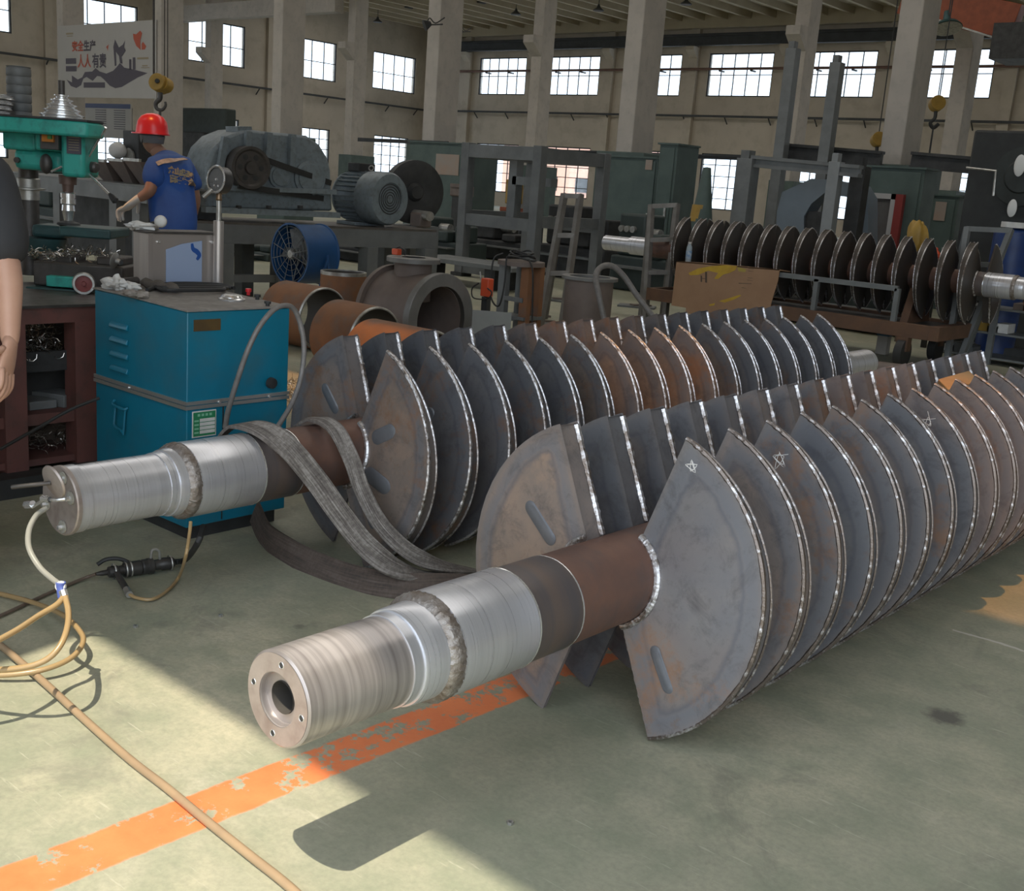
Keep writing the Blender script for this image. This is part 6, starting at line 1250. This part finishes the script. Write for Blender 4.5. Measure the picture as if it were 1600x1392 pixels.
# dark machine bulk behind the worker
q0, q1 = PY(284, 168, 22), PY(352, 240, 22)
bk = thing('dark_machine', 'dark green machine bulk between the banner column and gearbox', 'machine', ((q0.x+q1.x)/2, 22.5, 0)); part('body', M().bb((q0.x, 22, 0), (q1.x, 22.4, q0.z)), mat('dark_green_bulk', (.035, .048, .042), (.03, .04, .036), .6), bk, .04); part('hood', M().bb((q0.x-1.2, 21.6, 0), (q1.x-.6, 22, zat(q0.x, 22, 206))), DARK, bk, .03)
# ---------------------------------------------------------------- hoses and the pneumatic tool on the floor
def lift(px, py, z): p = G(px, py, z); return p
f0 = P(72, 793, 3.36)
ah = thing('air_hose', 'clear hose from the capped journal down to a blue connector', 'hose', G(95, 940)); pts = [P(72, 794, 3.36), P(56, 806, 3.33), P(45, 830, 3.29), P(46, 858, 3.25), P(62, 886, 3.22), P(80, 903, 3.20), P(92, 912, 3.18)]
part('clear_tube', M().tube(smooth(pts, 6), .0085, 10), CLEAR, ah); c_ = P(95, 916, 3.18); part('connector', M().tube([c_+V((0, 0, .012)), c_, c_+V((.01, .0, -.03))], .014, 10), flatmat('connector_blue', (.10, .14, .42), .3), ah); part('nut', M().cyl(P(98, 923, 3.17), P(101, 932, 3.165), .012, n=8), CHROME, ah); part('collar', M().lathe(c_, V((.6, -.6, .4)), [(-.008, .012), (.0, .016), (.008, .014), (.01, .006)], 16), WHITE, ah)
ch = thing('amber_hose', 'amber air hose looping on the floor at the left edge', 'hose', G(60, 1050))
part('loop', M().tube(smooth([P(100, 932, 3.165), P(88, 945, 3.13), P(60, 962, 3.08), P(25, 985, 2.98), P(-20, 1008, 2.9), P(-80, 1030, 2.85)], 6), .0085, 10), AMBER, ch)
part('loop', M().tube(smooth([P(102, 932, 3.165), P(107, 958, 3.10), P(104, 985, 3.03), P(92, 1012, 2.99), P(70, 1032, 2.97), P(35, 1043, 2.96), P(-20, 1046, 2.97), P(-90, 1035, 3.0)], 6), .0085, 10), AMBER, ch)
part('loop', M().tube(smooth([lift(-60, 915, .02), lift(10, 930, .02), lift(60, 944, .03), lift(100, 962, .05), lift(124, 985, .06), lift(130, 1002, .06), lift(118, 1022, .05), lift(92, 1038, .04), lift(50, 1050, .03), lift(-10, 1055, .02), lift(-80, 1050, .02)], 6), .0085, 10), AMBER, ch)
solo('amber_hose', M().tube(smooth([G(-90, 950, .03), G(-30, 990, .03), G(0, 1008, .02), G(60, 1058, .016), G(130, 1122, .012), G(200, 1184, .011), G(262, 1232, .011), G(320, 1280, .011), G(390, 1336, .011), G(455, 1388, .011), G(540, 1470, .011)], 6), .0105, 10), mat('dusty_amber_hose', (.36, .25, .15), (.30, .21, .13), .4, 0, 8), 'long amber hose running diagonally across the sunlit floor', 'hose')
tl = thing('pneumatic_tool', 'black pneumatic tool lying on the floor below the capped journal', 'tool', G(212, 900)); a, b = G(150, 897, .03), G(274, 878, .03); d_ = (b-a).normalized(); L2 = (b-a).length
part('barrel', M().lathe(a, d_, [(0, .006), (.02, .010), (.04, .010), (.045, .02), (.075, .022), (.08, .018), (.1, .018), (.105, .026), (.16, .028), (.165, .024), (.17, .028), (.2, .028), (.205, .024), (L2*.62, .024), (L2*.64, .030), (L2*.70, .030), (L2*.72, .02), (L2*.8, .02), (L2*.82, .024), (L2*.96, .022), (L2, .010)], 20), mat('tool_black', (.045, .043, .042), (.07, .065, .06), .4, .4, 20), tl)
for f_ in (.22, .36, .42, .93): part('bright_ring', M().lathe(a+d_*L2*f_, d_, [(-.003, .0285), (0, .0298), (.003, .0285)], 20), CUT, tl)
p_ = a+d_*L2*.24; e_ = G(200, 925, .02); part('side_spout', M().cyl(p_, e_, .012, .011, 12), CASTI, tl); part('spout_tip', M().cyl(e_.lerp(p_, .12), e_.lerp(p_, -.12), .013, n=8), CUT, tl)
part('trigger_lever', M().tube(smooth([G(152, 882, .05), G(166, 874, .065), G(186, 873, .065), G(204, 880, .045)], 5), .008, 8), RUBBER, tl); part('loop_guard', M().tube(smooth([a+d_*L2*.68+V((0, 0, .028)), a+d_*L2*.70+V((0, 0, .06)), a+d_*L2*.78+V((0, 0, .055)), a+d_*L2*.80+V((0, 0, .02))], 5), .005, 8), CUT, tl)
part('feed_hose', M().tube(smooth([b, G(290, 874, .03), P(308, 850, 3.9), P(318, 822, 3.95)], 6), .011, 10), RUBBER, tl)
part('thin_hose', M().tube(smooth([e_.lerp(p_, -.1), G(214, 934, .012), G(238, 936, .012), G(262, 922, .012), G(280, 900, .03), P(290, 870, 3.75), P(296, 835, 3.78), P(298, 815, 3.8)], 6), .006, 8), AMBER, tl)
part('air_line', M().tube(smooth([a, G(130, 904, .012), G(80, 925, .01), G(0, 962, .01), G(-60, 985, .01)], 6), .006, 8), mat('brown_line', (.14, .10, .075), (.11, .08, .06), .5), tl)
# scattered bits on the floor
for k, (px_, py_, s_) in enumerate(((797, 1287, .006), (212, 980, .006), (345, 963, .006), (648, 893, .006))):
    solo('steel_nut', M().lathe(G(px_, py_), (0, 0, 1), [(0, .004), (0, .009), (.007, .009), (.007, .004)], 6, close=True), CUT, ['small steel nut on the shaded floor right of the shaft shadow', 'small nut on the floor left of the near journal', 'small nut near the middle of the floor between the shafts', 'small nut beside the slings on the floor'][k], 'nut', 'nuts on the floor')

# ---------------------------------------------------------------- dark machines filling the hall's middle distance
def machine(label, px0, px1, Y, dy, pyt, mt, seed):
    rnd = random.Random(seed); a, b = PY(px0, 330, Y).x, PY(px1, 330, Y).x; zt = zat((a+b)/2, Y, pyt); t = thing('workshop_machine', label, 'machine', ((a+b)/2, Y+dy/2, 0), 'machines in the middle of the hall'); w_ = b-a
    part('bed', M().bb((a, Y, 0), (b, Y+dy, zt*.45)), mt, t, .03); part('headstock', M().bb((a+w_*.05, Y+dy*.1, zt*.45), (a+w_*rnd.uniform(.35, .5), Y+dy*.9, zt)), mt, t, .04)
    part('saddle', M().bb((a+w_*.58, Y-.05, zt*.45), (a+w_*.8, Y+dy*.8, zt*rnd.uniform(.6, .8))), mt, t, .03); part('spindle', M().cyl((a+w_*.42, Y+dy*.4, zt*.75), (a+w_*.6, Y+dy*.4, zt*.75), .09, n=18), CUT, t)
    part('tail_post', M().bb((a+w_*.85, Y+dy*.1, zt*.45), (a+w_*.97, Y+dy*.7, zt*.85)), mt, t, .03); part('chip_tray', M().bb((a+.1, Y-.2, zt*.3), (b-.1, Y, zt*.33)), IRON, t)
    for k in range(3): part('control_knob', M().cyl((a+w_*(.12+.09*k), Y+dy*.1, zt*.8), (a+w_*(.12+.09*k), Y+dy*.1-.06, zt*.8), .05, n=12), CUT, t)
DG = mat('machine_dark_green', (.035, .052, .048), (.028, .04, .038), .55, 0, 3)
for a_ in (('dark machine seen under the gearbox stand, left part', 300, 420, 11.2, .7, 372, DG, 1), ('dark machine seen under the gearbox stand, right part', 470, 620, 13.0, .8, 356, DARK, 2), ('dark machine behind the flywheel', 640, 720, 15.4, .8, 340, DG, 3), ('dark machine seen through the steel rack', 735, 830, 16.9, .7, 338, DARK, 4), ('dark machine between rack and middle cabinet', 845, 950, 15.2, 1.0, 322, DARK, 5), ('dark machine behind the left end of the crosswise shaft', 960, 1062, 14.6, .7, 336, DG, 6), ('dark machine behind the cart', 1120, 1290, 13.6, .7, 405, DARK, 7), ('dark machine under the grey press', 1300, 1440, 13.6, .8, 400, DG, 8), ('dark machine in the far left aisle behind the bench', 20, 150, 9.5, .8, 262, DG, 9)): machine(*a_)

# scrap and timbers on the floor
for k, (px_, py_, sx, sy, rz_, lab) in enumerate(((802, 500, .26, .16, .3, 'flat steel scrap left of the welding stand foot'), (838, 494, .3, .2, 1.0, 'flat steel scrap between the stand and the upright pipe'), (852, 506, .22, .08, .6, 'narrow steel scrap strip in front of the upright pipe'), (870, 470, .4, .3, .2, 'pale steel sheet on the floor behind the upright pipe'), (995, 480, .5, .3, .5, 'steel sheet on the floor left of the cart'), (1010, 462, .35, .1, .1, 'dark bar offcut on the floor left of the cart'))):
    q = G(px_, py_); m = M().box((q.x, q.y, .012), (sx, sy, .024), rz=rz_); m.box((q.x+.05, q.y+.04, .034), (sx*.6, sy*.5, .02), rz=rz_+.5)
    t = thing('steel_scrap', lab, 'scrap', (q.x, q.y, 0), 'scrap on the floor'); part('plate', M().box((q.x, q.y, .012), (sx, sy, .024), rz=rz_), [IRON, BROWNP, CUT, IRON, IRON, DARK][k], t); part('offcut', M().box((q.x+.04, q.y+.03, .034), (sx*.55, sy*.4, .02), rz=rz_+.6), BROWNP, t)
a, b = G(1455, 548), G(1660, 574); t = thing('floor_timber', 'long dark timber lying on the floor beyond the paddle shafts', 'timber', (a+b)/2); part('timber', M().bar(a+V((0, 0, .07)), b+V((0, 0, .07)), .14, .14), DARK, t); part('strap_iron', M().bar(a.lerp(b, .3)+V((0, 0, .145)), a.lerp(b, .32)+V((0, 0, .145)), .16, .01), IRON, t)
q = G(470, 640); swarf('golden swarf heap on the floor between cabinet and second shaft', (q.x-.12, q.y+.1, 0), .16, .2, .16, 260, 11)
